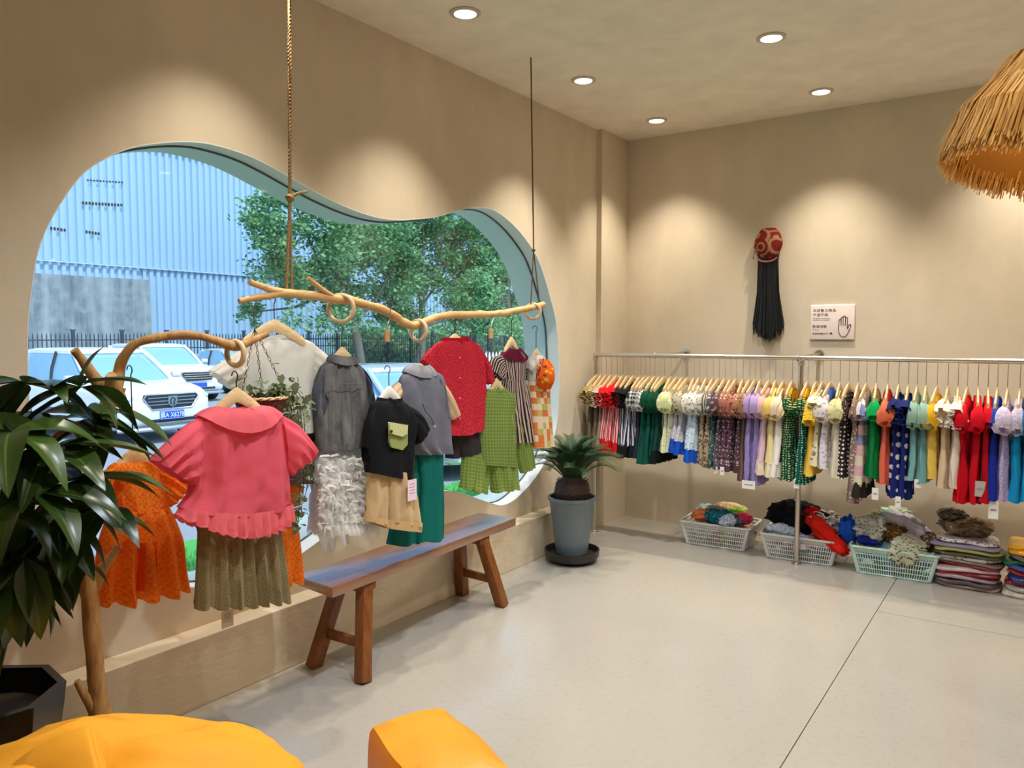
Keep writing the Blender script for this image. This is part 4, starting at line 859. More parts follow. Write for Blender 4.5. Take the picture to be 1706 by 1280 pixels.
soil = MB(); soil.lathe([(.15, .425), (.08, .44), (.0, .45)], 28).build('soil', plain('dark_soil', (46, 36, 28), .95, var=.4), cyc)
tk = MB(); tk.lathe([(.105, .43), (.122, .48), (.112, .54), (.06, .585), (.0, .59)], 26); rk = random.Random(4)
for i in range(150):
    a = i * 2.39996; z = .435 + .13 * (i / 150); rr_ = .118 - .03 * (i / 150); p = V((rr_ * math.cos(a), rr_ * math.sin(a), z)); d = V((math.cos(a), math.sin(a), .8)).normalized(); s_ = V((-math.sin(a), math.cos(a), 0)) * .009
    tk.add([p - s_, p + s_, p + d * .03, p - V((0, 0, .012))], [(0, 1, 2), (0, 2, 3), (3, 2, 1)])
tk.build('scaly_trunk', plain('cycad_trunk', (64, 46, 36), .9, var=.4), cyc, smooth=0)
def frond_mesh(sd):
    m = MB(); k = 34; pts = []
    for i in range(k + 1):
        t = i / k; pts.append(V((t * .9, 0, .42 * math.sin(t * 2.1) - .10 * t * t)))
    m.tube(pts, [.012 * (1 - .8 * i / k) for i in range(k + 1)], 5)
    for i in range(2, k + 1):
        p = pts[i]; t = i / k; ln = .19 * math.sin(min(1, t * 1.2 + .18) * 2.5) + .06; tg = (pts[i] - pts[i - 1]).normalized()
        for s_ in (-1, 1):
            d = (tg * .85 + V((0, s_ * .85, .30))).normalized() * ln; w = tg * .0125
            m.add([p - w, p + w, p + d * .6 + w * .7, p + d, p + d * .6 - w * .7], [(0, 1, 2), (0, 2, 4), (4, 2, 3)])
    return m.mesh('frond', smooth=0)
fmat = NT('cycad_green'); ob = fmat.coord(); FR = fmat.bsdf(fmat.mix(fmat.noise(ob, 5, 3), lin(16, 40, 20), lin(50, 84, 42)), .5, 0, .4, trans=.1)
fmz = frond_mesh(1); r = random.Random(8)
for i in range(44):
    a = i * 2.39996 + r.uniform(-.2, .2); el = 1.15 - 1.15 * (i / 44); sz = r.uniform(.29, .37)
    o = share('frond', fmz, FR, cyc, (.03 * math.cos(a), .03 * math.sin(a), .55), (0, -el * .75, a), (sz, sz, sz))

# ---------------------------------------------------------------- metal clothes rail along the back wall
RY, RZ = 5.33, 1.40
rail = thing('clothes_rail', 'long polished steel clothes rail along the back wall', 'clothes rail', (1.63, RY, 0)); ro = rail.location
def cyl(a, b, rad, n=16): return MB().tube([a, b], rad, n)
cyl((.06, RY, RZ), (5.2, RY, RZ), .0165, 20).build('rail_pipe', M['steel'], rail, ro)
for x in (.075, 1.63, 3.25, 4.9):
    cyl((x, RY, .0), (x, RY, RZ), .0165).build('post', M['steel'], rail, ro)
    MB().lathe([(.0, 0), (.034, 0), (.034, .006), (.02, .012), (.0165, .03)], 20, (x, RY, 0)).build('floor_flange', M['steel'], rail, ro)
    MB().lathe([(.021, -.05), (.022, -.048), (.022, -.02), (.0165, -.018)], 18, (x, RY, RZ)).build('tee_joint', M['steel'], rail, ro)
for x in (.578, 1.606, 3.7):
    cyl((x, RY, RZ), (x, L, RZ + .01), .0125).build('wall_arm', M['steel'], rail, ro)
    MB().tube([(x, L - .012, RZ + .01), (x, L - .001, RZ + .01)], .034, 20).build('wall_flange', M['steel'], rail, ro)
    MB().torus((x, RY, RZ), .0175, .006, (1, 0, 0), 18, 8).build('clamp', M['steel'], rail, ro)

# dresses: hanger centre px, top colour, skirt, hem band, sleeve kind, bottom px, words
def F(*a, **k): return fabric(*a, **k)
WHT = (240, 236, 226)
spec = [
 (995, F((150, 132, 70), 'plaid', (176, 160, 108), 300), F((112, 100, 82)), None, 'frill', 742, 'khaki checked frill dress with brown skirt'),
 (1002.5, F((172, 150, 104), 'plaid', (198, 180, 140), 300), F((120, 104, 84)), None, 'frill', 742, 'beige checked frill dress'),
 (1010, F((206, 160, 140), 'plaid', (226, 200, 184), 300), F((168, 140, 128)), None, 'frill', 742, 'dusty pink checked frill dress'),
 (1018.6, F((226, 24, 30)), F((214, 40, 60), 'stripe', (240, 210, 206), 380), F((222, 20, 34)), 'frill', 747, 'red frilled dress with red-and-white striped skirt'),
 (1028, F((226, 24, 30)), F((214, 40, 60), 'stripe', (240, 210, 206), 380), F((222, 20, 34)), 'frill', 750, 'red frilled dress with red-and-white striped skirt'),
 (1037.7, F((226, 24, 30)), F((214, 40, 60), 'stripe', (240, 210, 206), 380), F((222, 20, 34)), 'frill', 752, 'red frilled dress with red-and-white striped skirt'),
 (1046, F((26, 26, 24)), F((26, 28, 52), 'stripe', (222, 222, 226), 380), F((22, 26, 28)), 'frill', 757, 'black dress with navy-and-white striped skirt'),
 (1055.6, F((26, 26, 24)), F((26, 28, 52), 'stripe', (222, 222, 226), 380), F((22, 26, 28)), 'frill', 757, 'black dress with navy-and-white striped skirt'),
 (1067, F((46, 46, 48), 'plaid', (220, 216, 208), 300), F((34, 36, 58), 'stripe', (200, 200, 206), 380), F((22, 26, 28)), 'puff', 758, 'black and white gingham puff-sleeve dress'),
 (1075, F((46, 46, 48), 'plaid', (220, 216, 208), 300), F((40, 44, 60)), None, 'puff', 758, 'black and white gingham puff-sleeve dress'),
 (1082.7, F((70, 66, 60), 'plaid', (230, 226, 214), 300), F((18, 84, 70)), None, 'puff', 768, 'gingham blouse dress with dark green skirt'),
 (1090.8, F((16, 78, 52)), F((14, 86, 68)), None, 'puff', 768, 'dark green puff-sleeve dress with white ties'),
 (1098.8, F((16, 78, 52)), F((14, 86, 68)), None, 'puff', 768, 'dark green puff-sleeve dress with white ties'),
 (1107, F((14, 70, 48)), F((20, 62, 56)), F((16, 24, 22)), 'puff', 766, 'dark green puff-sleeve dress with white ties'),
 (1117.8, F((226, 226, 158), 'floral', (240, 240, 216), 70), F((214, 218, 176), 'floral', (170, 186, 110), 70, rgb3=(240, 240, 226)), None, 'puff', 748, 'pale yellow floral puff-sleeve dress'),
 (1127.5, F((226, 226, 158), 'floral', (240, 240, 216), 70), F((220, 222, 196), 'floral', (170, 186, 110), 70, rgb3=(240, 240, 226)), None, 'puff', 748, 'pale yellow floral puff-sleeve dress'),
 (1137.3, F((206, 190, 186), 'dots', (120, 100, 110), 70), F((208, 196, 204), 'dots', (120, 106, 130), 70), F((28, 84, 190)), 'short', 748, 'lilac dotted dress with blue hem band'),
 (1146, F((196, 186, 150), 'floral', (130, 124, 96), 70), F((206, 204, 206), 'dots', (110, 110, 140), 70), F((28, 84, 190)), 'puff', 752, 'cream sprigged dress with blue hem band'),
 (1156.5, F((238, 232, 214), 'floral', (150, 140, 120), 80), F((206, 222, 230), 'floral', (120, 150, 170), 80), F((26, 96, 206)), 'puff', 764, 'white floral dress with ice-blue skirt and blue hem'),
 (1165, F((238, 232, 214), 'floral', (150, 140, 120), 80), F((206, 222, 230), 'floral', (120, 150, 170), 80), F((24, 80, 190)), 'puff', 766, 'white floral dress with ice-blue skirt and blue hem'),
 (1177, F((216, 210, 200), 'floral', (120, 112, 108), 80), F((170, 150, 124), 'leopard', (84, 66, 50), 48), None, 'puff', 768, 'leopard-skirted dress with grey floral sleeves'),
 (1188, F((196, 180, 150), 'stripe', (90, 84, 74), 320), F((166, 144, 116), 'leopard', (80, 62, 48), 48), None, 'puff', 772, 'leopard-skirted dress with striped brown sleeves'),
 (1198, F((88, 88, 96), 'floral', (210, 206, 204), 70), F((60, 92, 88), 'floral', (150, 170, 160), 64, rgb3=(40, 50, 52)), None, 'puff', 774, 'dark teal floral dress'),
 (1208, F((96, 72, 70), 'floral', (196, 150, 140), 70), F((88, 70, 80), 'floral', (196, 180, 180), 70), None, 'puff', 776, 'plum floral puff-sleeve dress'),
 (1217.5, F((168, 104, 92), 'floral', (220, 180, 160), 70, rgb3=(90, 50, 50)), F((92, 62, 74), 'floral', (200, 178, 184), 70), None, 'puff', 778, 'rust and plum floral dress'),
 (1226.5, F((172, 108, 88), 'floral', (222, 190, 170), 70, rgb3=(90, 50, 50)), F((88, 58, 72), 'floral', (204, 182, 188), 70), None, 'puff', 780, 'rust and plum floral dress'),
 (1237.7, F((176, 116, 88), 'floral', (226, 196, 170), 70, rgb3=(90, 60, 50)), F((78, 54, 62), 'floral', (190, 170, 172), 70), None, 'puff', 782, 'rust and plum floral dress'),
 (1249, F((160, 112, 80), 'floral', (214, 186, 160), 60, rgb3=(84, 60, 46)), F((120, 90, 78), 'stripe', (84, 64, 58), 200), None, 'puff', 796, 'long brown floral dress with striped skirt'),
 (1258.6, F((178, 152, 200), trans=.2), F((146, 128, 184), 'dots', (176, 160, 206), 90), None, 'puff', 797, 'lavender cotton dress'),
 (1267, F((186, 160, 206), trans=.2), F((140, 124, 180), 'dots', (172, 156, 204), 90), None, 'puff', 802, 'lavender cotton dress'),
 (1282, F((238, 190, 182), trans=.2), F((230, 196, 206), trans=.2), F((238, 220, 200), trans=.2), 'puff', 784, 'blush pink dress with ruffled hem'),
 (1292, F((250, 216, 120), trans=.2), F((240, 222, 156), trans=.2), F((244, 232, 186), trans=.2), 'puff', 788, 'pale yellow dress with ruffled hem'),
 (1305.6, F((248, 226, 190), trans=.2), F((238, 230, 222), trans=.2), F((240, 236, 230), trans=.2), 'puff', 788, 'ivory dress with ruffled hem'),
 (1320, F((20, 78, 50), 'dots', (214, 218, 130), 64), F((20, 74, 52), 'dots', (222, 226, 150), 64), None, 'yoke', 794, 'dark green dotted dress with yellow yoke'),
 (1346, F((20, 78, 50), 'dots', (214, 218, 130), 64), F((16, 82, 66), 'dots', (190, 226, 200), 64), None, 'yoke', 801, 'dark green dotted dress with yellow yoke'),
 (1360, F((238, 196, 64), 'dots', (196, 140, 40), 80), F((236, 192, 76)), None, 'cape', 786, 'sunny yellow dress with cape sleeves'),
 (1371, F((236, 226, 190), 'floral', (150, 150, 90), 44), F((222, 212, 176), 'floral', (130, 136, 72), 44, rgb3=(150, 110, 130)), None, 'frill', 770, 'cream dress printed with green leaves'),
 (1384, F((238, 226, 216), 'floral', (180, 170, 190), 50), F((222, 216, 222), 'floral', (176, 170, 186), 50), None, 'puff', 774, 'white sprigged dress with blue collar'),
 (1399.5, F((224, 216, 160), 'floral', (196, 186, 120), 60), F((224, 214, 190), trans=.15, rough=.4), None, 'puff', 788, 'ivory satin dress with yellow top'),
 (1414.7, F((62, 48, 42), 'dots', (236, 226, 206), 38), F((50, 42, 44), 'dots', (232, 226, 214), 38), None, 'short', 790, 'dark brown dress printed with white daisies'),
 (1430, F((140, 108, 96), 'floral', (200, 180, 166), 80), F((134, 110, 102), 'floral', (206, 190, 180), 80), None, 'short', 832, 'long mauve-brown ditsy print dress'),
 (1444, F((206, 170, 176), 'patch', (120, 130, 190), 16, rgb3=(226, 214, 200)), F((110, 116, 160), 'patch', (206, 150, 156), 16, rgb3=(206, 196, 170)), F((40, 38, 30), 'bigdots', (206, 186, 140), 11), 'short', 822, 'tie-dye patchwork dress with black spotted hem'),
 (1460.4, F((14, 168, 84)), F((6, 124, 62)), None, 'short', 790, 'emerald green short-sleeved dress'),
 (1479.7, F((240, 122, 84), trans=.2), F((216, 100, 78)), None, 'puff', 800, 'coral dress with puffed cuffs'),
 (1497.4, F((26, 38, 98)), F((22, 36, 104), 'bigdots', (214, 214, 216), 15), None, 'frill', 822, 'navy dress with large white spots'),
 (1513.5, F((26, 38, 98)), F((22, 36, 104), 'bigdots', (214, 214, 216), 15), None, 'frill', 826, 'navy dress with large white spots'),
 (1528.5, F((150, 184, 164), trans=.2), F((120, 168, 164), trans=.2), None, 'puff', 794, 'sage green tulle dress'),
 (1543, F((156, 190, 170), trans=.2), F((116, 166, 168), trans=.2), None, 'puff', 797, 'sage green tulle dress'),
 (1561.6, F((244, 188, 40), trans=.2), F((230, 194, 90), trans=.2), None, 'puff', 791, 'golden yellow chiffon dress'),
 (1579.7, F((244, 236, 220), 'lace', (226, 214, 190), 80, trans=.2), F((216, 190, 156)), None, 'frill', 808, 'cream lace-topped dress with beige skirt'),
 (1596.4, F((244, 236, 222), 'lace', (228, 216, 196), 80, trans=.2), F((228, 208, 192)), None, 'frill', 806, 'cream lace-topped dress with beige skirt'),
 (1612, F((216, 10, 34)), F((196, 6, 28)), None, 'puff', 832, 'bright red evening dress'),
 (1629.7, F((222, 14, 36)), F((192, 6, 28)), None, 'puff', 833, 'bright red evening dress'),
 (1646.6, F((224, 18, 34)), F((176, 8, 26)), None, 'short', 830, 'bright red evening dress'),
 (1662.4, F((40, 80, 178)), F((22, 40, 140)), None, 'short', 826, 'royal blue short-sleeved dress'),
 (1679, F((188, 170, 204), 'lace', (230, 220, 236), 90), F((140, 124, 178), 'lace', (200, 190, 226), 110), None, 'puff', 828, 'sparkly lilac lace dress'),
 (1699.8, F((176, 160, 190), 'lace', (226, 216, 232), 90), F((16, 140, 190)), None, 'puff', 830, 'lilac top dress with turquoise skirt'),
 (1719, F((30, 120, 180)), F((16, 140, 190)), None, 'puff', 828, 'turquoise dress at the edge of the view'),
 (1738, F((236, 190, 90)), F((236, 180, 60)), None, 'short', 820, 'amber dress just past the edge of the view'),
]
yel = fabric((244, 182, 20)); 
cnt = {}; tot = {}
for s_ in spec: tot[s_[6]] = tot.get(s_[6], 0) + 1
ORD = ['leftmost', 'second', 'third', 'fourth']
NW = {2: 'two', 3: 'three', 4: 'four'}
hproto = None; r = random.Random(21)
YA = V((0, 1, 0)); XV_ = V((1, 0, 0))
def dress_mesh(parent, top, skirt, hem, sleeve, Ln, sd, w0, dk=1.0):
    """local frame: hung in the YZ plane, origin at the hanger neck"""
    rr_ = random.Random(sd); waist = .21 if Ln < .7 else .25; hw = w0; de = .020
    def row(h, z, d, sg=0, y0=0): return (V((0, y0 - h, z)), V((0, y0 + h, z)), d, sg)
    fz = (.0, .006, 5, rr_.uniform(0, 6)); hemz = -Ln
    cloth([row(.045, -.028, .012), row(hw * .86, -.075, .016), row(hw * .84, -.14, .020), row(hw * .72, -waist, .018 * dk)], XV_, 4, 28, fz, .008, sd).build('bodice', top, parent, smooth=70)
    hb = hw * rr_.uniform(.98, 1.16); z1 = hemz + (.09 if hem else 0)
    cloth([row(hw * .72, -waist + .008, .018 * dk), row(hw * .88, (-waist + z1) / 2, .025 * dk), row(hb, z1, .030 * dk)], XV_, 7, 48, (.002, .013 * dk, 5.5, rr_.uniform(0, 6)), .007, sd + 1).build('skirt', skirt, parent, smooth=70)
    if hem: cloth([row(hb * .99, z1 + .006, .030 * dk), row(hb * 1.05, (z1 + hemz) / 2, .034 * dk), row(hb * 1.08, hemz, .036 * dk)], XV_, 4, 44, (.004, .014, 6.5, rr_.uniform(0, 6)), .004, sd + 2).build('hem_band', hem, parent, smooth=70)
    for s_ in (-1, 1):
        y = lambda u: s_ * u * hw
        P_ = lambda u, z: V((0, y(u), z))
        if sleeve == 'puff': rows = [(P_(.80, -.062), P_(.78, -.17), .014, 0), (P_(1.08, -.085), P_(.90, -.205), .033, 0), (P_(1.24, -.135), P_(.98, -.228), .034, 0), (P_(1.22, -.19), P_(1.0, -.236), .020, 0)]; fo = (.002, .007, 4, sd)
        elif sleeve == 'frill': rows = [(P_(.62, -.045), P_(.80, -.15), .018, 0), (P_(.98, -.062), P_(.95, -.19), .032, 0), (P_(1.26, -.10), P_(1.12, -.215), .036, 0)]; fo = (.004, .014, 6, sd)
        elif sleeve == 'cape': rows = [(P_(.55, -.04), P_(.7, -.16), .018, 0), (P_(1.0, -.10), P_(.9, -.23), .032, 0), (P_(1.3, -.21), P_(1.0, -.26), .030, 0)]; fo = (.002, .008, 3, sd)
        elif sleeve == 'yoke': rows = [(P_(.80, -.075), P_(.80, -.13), .012, 0), (P_(.98, -.10), P_(.92, -.16), .026, 0), (P_(1.04, -.15), P_(.98, -.19), .026, 0)]; fo = (.004, .010, 5, sd)
        else: rows = [(P_(.80, -.062), P_(.80, -.16), .014, 0), (P_(1.04, -.10), P_(.92, -.185), .026, 0), (P_(1.16, -.165), P_(.98, -.205), .024, 0)]; fo = (.001, .004, 3, sd)
        cloth([(a_, b_, d_ * (.5 + .5 * dk), g_) for a_, b_, d_, g_ in rows], XV_, 5, 30, (fo[0], fo[1] * 1.5, fo[2] + 1, fo[3]), .012, sd + 3 + s_).build('sleeve', top, parent, smooth=70)
    if sleeve == 'yoke': cloth([row(.05, -.022, .014), row(hw * .8, -.07, .021), row(hw * .62, -.13, .024, .03)], XV_, 4, 28, (0, 0, 3, 0), .002, sd).build('yoke', yel, parent, smooth=70)
    return hb
for i, (px, top, skirt, hem, slv, pb, words) in enumerate(spec):
    c = ay(px, 634, RY); x = c.x; z = RZ - .165 - (0.0 if px < 1500 else .004); bot = ay(px - (8 if px < 1500 else 0), pb, RY - .06).z; Ln = z - bot
    cnt[words] = cnt.get(words, 0) + 1
    if tot[words] > 1: lab = '%s of %s: %s' % (ORD[cnt[words] - 1] if cnt[words] == 1 or tot[words] > 2 else 'right one', NW[tot[words]], words)
    else: lab = words + ' on the steel rail'
    yw = r.uniform(-.10, .10)
    hl = 'pale wooden hanger of the ' + (('%s ' % ORD[cnt[words] - 1]) if tot[words] > 1 else '') + ' '.join(words.split()[:9])
    if hproto is None:
        hproto = hanger((x, RY, z), hl, w=.155, drop=.075, hook=.135, rz=yw, cross=False, wire=M['chrome'], group='hangers on the steel rail', hr=.019); h = hproto
    else:
        h = copy_tree(hproto); h.location = (x, RY, z); h.rotation_euler = (0, 0, yw); h['label'] = hl
    d = thing('child_dress', lab, 'dress', (x, RY, z - .012), yw, 'child dresses on the steel rail')
    nx_ = ay(spec[i + 1][0], 634, RY).x - x if i + 1 < len(spec) else .06
    hb = dress_mesh(d, top, skirt, hem, slv, Ln, 100 + i * 5, .150 if px < 1300 else .160, min(1.6, max(1.0, nx_ / .047)))
    if 'white ties' in words:
        for yy in (-.075, -.05): MB().tube(cat([(.03, yy, -.25), (.034, yy - .012, -.33), (.034, yy + .008, -.42)], 4), .0022, 5).build('tie', fabric((226, 226, 214)), d)
    if 'blue collar' in words or 'short-sleeved dress' in words and 'green' in words or 'coral' in words:
        cm_ = fabric((70, 104, 190)) if 'blue' in words else (fabric((150, 96, 60), 'floral', (206, 190, 160), 90) if 'green' in words else fabric((176, 24, 36)))
        cloth([(V((0, -.05, -.012)), V((0, .05, -.012)), .014, 0), (V((0, -.085, -.05)), V((0, .085, -.05)), .026, 0), (V((0, -.105, -.085)), V((0, .105, -.085)), .028, 0)], XV_, 4, 26).build('collar', cm_, d)
# loose swing tags below some dresses
for k, (px, py, w_, h_, lab) in enumerate([(1247, 808, 22, 14, 'white price tag below the lavender dresses'), (1327, 806, 9, 16, 'white price tag below the green dotted dresses beside the post'), (1458, 823, 10, 20, 'pale price tag under the coral dress'), (1496, 837, 8, 19, 'slim white tag under the spotted navy dresses'),
    (1529, 806, 10, 14, 'small white tag below the sage green dresses'), (1633, 815, 15, 26, 'grey printed tag in front of the red dresses'), (1192, 783, 6, 12, 'tiny tag under the leopard-skirted dresses'), (1203, 785, 7, 14, 'tiny tag under the dark teal floral dress'), (1655, 850, 14, 30, 'clear plastic tag sleeve under the royal blue dress')]):
    yy = RY - .16; c = ay(px, py, yy); s_ = (c - CAM).dot(FW) / FPX; W_, H_ = w_ * s_, h_ * s_; t = thing('swing_tag', lab, 'tag', c - V((0, 0, H_ / 2)), group='swing tags under the rail')
    MB().box(c, (W_, .0015, H_)).build('card', plain('swing_card', (224, 220, 214) if k != 5 else (168, 160, 152), .6), t, t.location, smooth=0)
    MB().tube([c + V((0, 0, H_ * .45)), c + V((.004, .02, H_ / 2 + .05))], .001, 4).build('string', M['cord'], t, t.location)
    MB().box(c + V((0, -.0012, 0)), (W_ * .6, .0006, H_ * .12)).build('print_line', plain('tag_print', (150, 130, 150), .7), t, t.location, smooth=0)

# ---------------------------------------------------------------- wall ornament and sign
wc = V((1.235, L - .05, 2.235)); wo_ = thing('wall_ornament', 'red patterned cap with long black tassel strands on the back wall', 'wall ornament', (1.235, L, 1.48)); wl0 = wo_.location
tc = NT('paisley_cloth'); oc = tc.coord(); vv = tc.n('ShaderNodeTexVoronoi'); tc.l(oc, vv.inputs[0]); vv.inputs['Scale'].default_value = 11; swl = tc.math('SINE', tc.math('ADD', tc.math('MULTIPLY', vv.outputs[0], 17), tc.math('MULTIPLY', tc.noise(oc, 14, 1), 4)))
PAI = tc.bsdf(tc.mix(tc.ramp(swl, .1, .7), lin(112, 24, 18), lin(150, 112, 78)), .8, 0, .2, bump=swl, bstr=.15)
capm = MB(); rings = []
for i in range(15):
    u = i / 14; zz = .115 - .225 * u; rx = .100 * math.sin(math.pi * min(.94, u * .78 + .10)) ** .7 + .004
    rings.append([wc + V((rx * math.cos(a) * (1.03 if math.cos(a) < 0 else 1), rx * .48 * math.sin(a), zz + .012 * math.sin(3 * a + 1) * u)) for a in [2 * math.pi * j / 30 for j in range(30)]])
capm.loft(rings).build('cap', PAI, wo_, wl0)
MB().tube([wc + V((.07 * math.cos(a), -.03 + .0 * math.sin(a), -.105 - .03 * math.sin(a))) for a in [math.pi * j / 16 for j in range(17)]], .007, 6).build('cap_edging', plain('pink_edging', (150, 84, 80), .7), wo_, wl0)
MB().tube([wc + V((-.095, -.02, -.05)), wc + V((-.103, -.02, -.085)), wc + V((-.106, -.02, -.11))], [.003, .002, .005], 5).build('bead_string', CBK, wo_, wl0)
tas = MB(); r = random.Random(5)
for i in range(210):
    u = r.uniform(-1, 1); y = r.uniform(-.03, .03); top = wc + V((u * .068, y * .7, -.08)); bt_ = V((1.245 + u * .105 + r.gauss(0, .008), L - .045 + y * .9, 1.50 + .07 * abs(u) + r.uniform(-.015, .05)))
    m1 = top.lerp(bt_, .5) + V((u * -.012, 0, 0)); tas.tube([top, m1, bt_ + V((0, 0, .05)), bt_], [.0042, .004, .0036, .0015], 4)
to = tas.build('tassel_strands', plain('black_strands', (14, 15, 18), .45), wo_, wl0); to['kind'] = 'stuff'
sg = thing('wall_sign', 'white printed sign with a raised hand outline on the back wall', 'sign', (1.69, L, 1.515)); so = sg.location
MB().box((1.692, L - .009, 1.645), (.305, .018, .255)).build('plate', plain('sign_white', (238, 224, 216), .5), sg, so, smooth=30, bevel=.008, seg=3)
ink = plain('sign_ink', (70, 48, 46), .7); yk = L - .0185
def wtxt(body, size, x, z, sc=(1, 1, 1)): writing('lettering', body, size, ink, sg, V((x, yk, z)) - V(so), (R(90), 0, 0), sc=sc)
wtxt('本店售出商品', .0245, 1.557, 1.722, (1.10, 1, 1)); wtxt('不退不换', .0245, 1.557, 1.690, (1.10, 1, 1))
wtxt('The goods sold in this store are not', .0088, 1.557, 1.672, (.95, 1, 1)); wtxt('refundable or exchangeable', .0088, 1.557, 1.660, (1.2, 1, 1))
wtxt('敬请谅解', .0225, 1.557, 1.606, (1.1, 1, 1)); wtxt('Thank you', .0088, 1.557, 1.588, (1.2, 1, 1)); wtxt('衣橱的魔女子', .0165, 1.557, 1.556, (1.1, 1, 1))
MB().prism([(1.687 + .010 * math.cos(a), yk, 1.558 + .013 * max(0, math.sin(a))) for a in [math.pi * j / 12 for j in range(13)]], (0, -1, 0), .0006).build('hair_icon', ink, sg, so, smooth=0)
def hp(u, v): return (1.738 + u * .082, yk, 1.538 + v * .150)
hand = [(.16, .62), (.02, .60), (.0, .34), (.12, .10), (.45, 0), (.72, .12), (.88, .34), (1.0, .52), (.97, .60), (.88, .60), (.74, .42), (.70, .44), (.72, .86), (.68, .93), (.58, .93), (.55, .88), (.54, .55), (.54, .94), (.50, 1.0), (.40, 1.0), (.37, .94), (.37, .55), (.36, .90), (.32, .95), (.23, .95), (.20, .90), (.19, .55), (.18, .80), (.14, .85), (.05, .84), (.02, .78), (.02, .60)][1:]
MB().tube([hp(*p) for p in cat(hand, 2)], .0027, 6).build('hand_outline', ink, sg, so)

# ---------------------------------------------------------------- straw pendant lamp
pcn = CAM + ray(1768, 315) * 2.3; pz = pcn.z; pend = thing('straw_pendant', 'shaggy straw pendant lampshade at the top right', 'lamp', (pcn.x, pcn.y, CE)); pl0 = pend.location
STR = NT('straw_fibre'); g2 = STR.n('ShaderNodeNewGeometry'); STRM = STR.bsdf(STR.mix(g2.outputs['Random Per Island'], lin(176, 124, 48), lin(232, 190, 112)), .7, 0, .3, trans=.35)
stw = MB(); r = random.Random(9); top = V((pcn.x, pcn.y, pz + .43))
for i in range(2600):
    a = r.uniform(0, 6.283); lay = r.random(); d = V((math.cos(a), math.sin(a), 0)); r0 = .02 + .02 * lay; rb_ = .235 + .02 * lay + r.gauss(0, .006); zb_ = pz + .045 * lay + r.uniform(-.012, .02)
    p0 = top + d * r0 + V((0, 0, -.03 * lay)); p1 = V((top.x, top.y, 0)) + d * (.115 + .02 * lay) + V((0, 0, pz + .345)); p2 = V((top.x, top.y, 0)) + d * (.215 + .02 * lay) + V((0, 0, pz + .17)); p3 = V((top.x, top.y, 0)) + d * rb_ + V((0, 0, zb_))
    s_ = V((-d.y, d.x, 0)) * r.uniform(.002, .0045); j = V((r.gauss(0, .004), r.gauss(0, .004), 0))
    stw.add([p0 - s_, p0 + s_, p1 - s_ + j, p1 + s_ + j, p2 - s_ - j, p2 + s_ - j, p3 - s_ * .5 + j, p3 + s_ * .5 + j], [(0, 1, 3, 2), (2, 3, 5, 4), (4, 5, 7, 6)])
TILT = Matrix.Rotation(R(13), 3, V((FW.x, FW.y, 0)).normalized()); tilt_ = lambda p: tuple(top + TILT @ (V(p) - top) + V((0, 0, .02)))
stw.v = [tilt_(p) for p in stw.v]
o = stw.build('straw_shade', STRM, pend, pl0, smooth=0); o['kind'] = 'stuff'
lin_ = MB().lathe([(.03, .40), (.11, .335), (.205, .17), (.236, .05), (.231, .05), (.20, .17), (.105, .33), (.03, .39)], 32, (pcn.x, pcn.y, pz)); lin_.v = [tilt_(p) for p in lin_.v]; lin_.build('inner_lining', STRM, pend, pl0)
MB().tube([(pcn.x, pcn.y, pz + .40), (pcn.x, pcn.y, CE - .03)], .004, 8).build('cable', CBK, pend, pl0)
MB().lathe([(.0, 0), (.05, 0), (.05, -.02), (.0, -.03)], 20, (pcn.x, pcn.y, CE)).build('ceiling_rose', CBK, pend, pl0)
MB().lathe([(.0, .20), (.03, .215), (.04, .25), (.03, .285), (.018, .31), (.018, .36), (.0, .36)], 18, (pcn.x, pcn.y, pz)).build('bulb', emit('bulb_glow', (1, .72, .42, 1), 2), pend, pl0)
pd = bpy.data.lights.new('pendant_bulb', 'POINT'); pd.energy = 1.5; pd.color = (1, .68, .36); pd.shadow_soft_size = .04; po_ = bpy.data.objects.new('pendant_bulb', pd); COL.objects.link(po_); po_.parent = pend; po_.location = V((pcn.x, pcn.y, pz + .16)) - V(pl0)

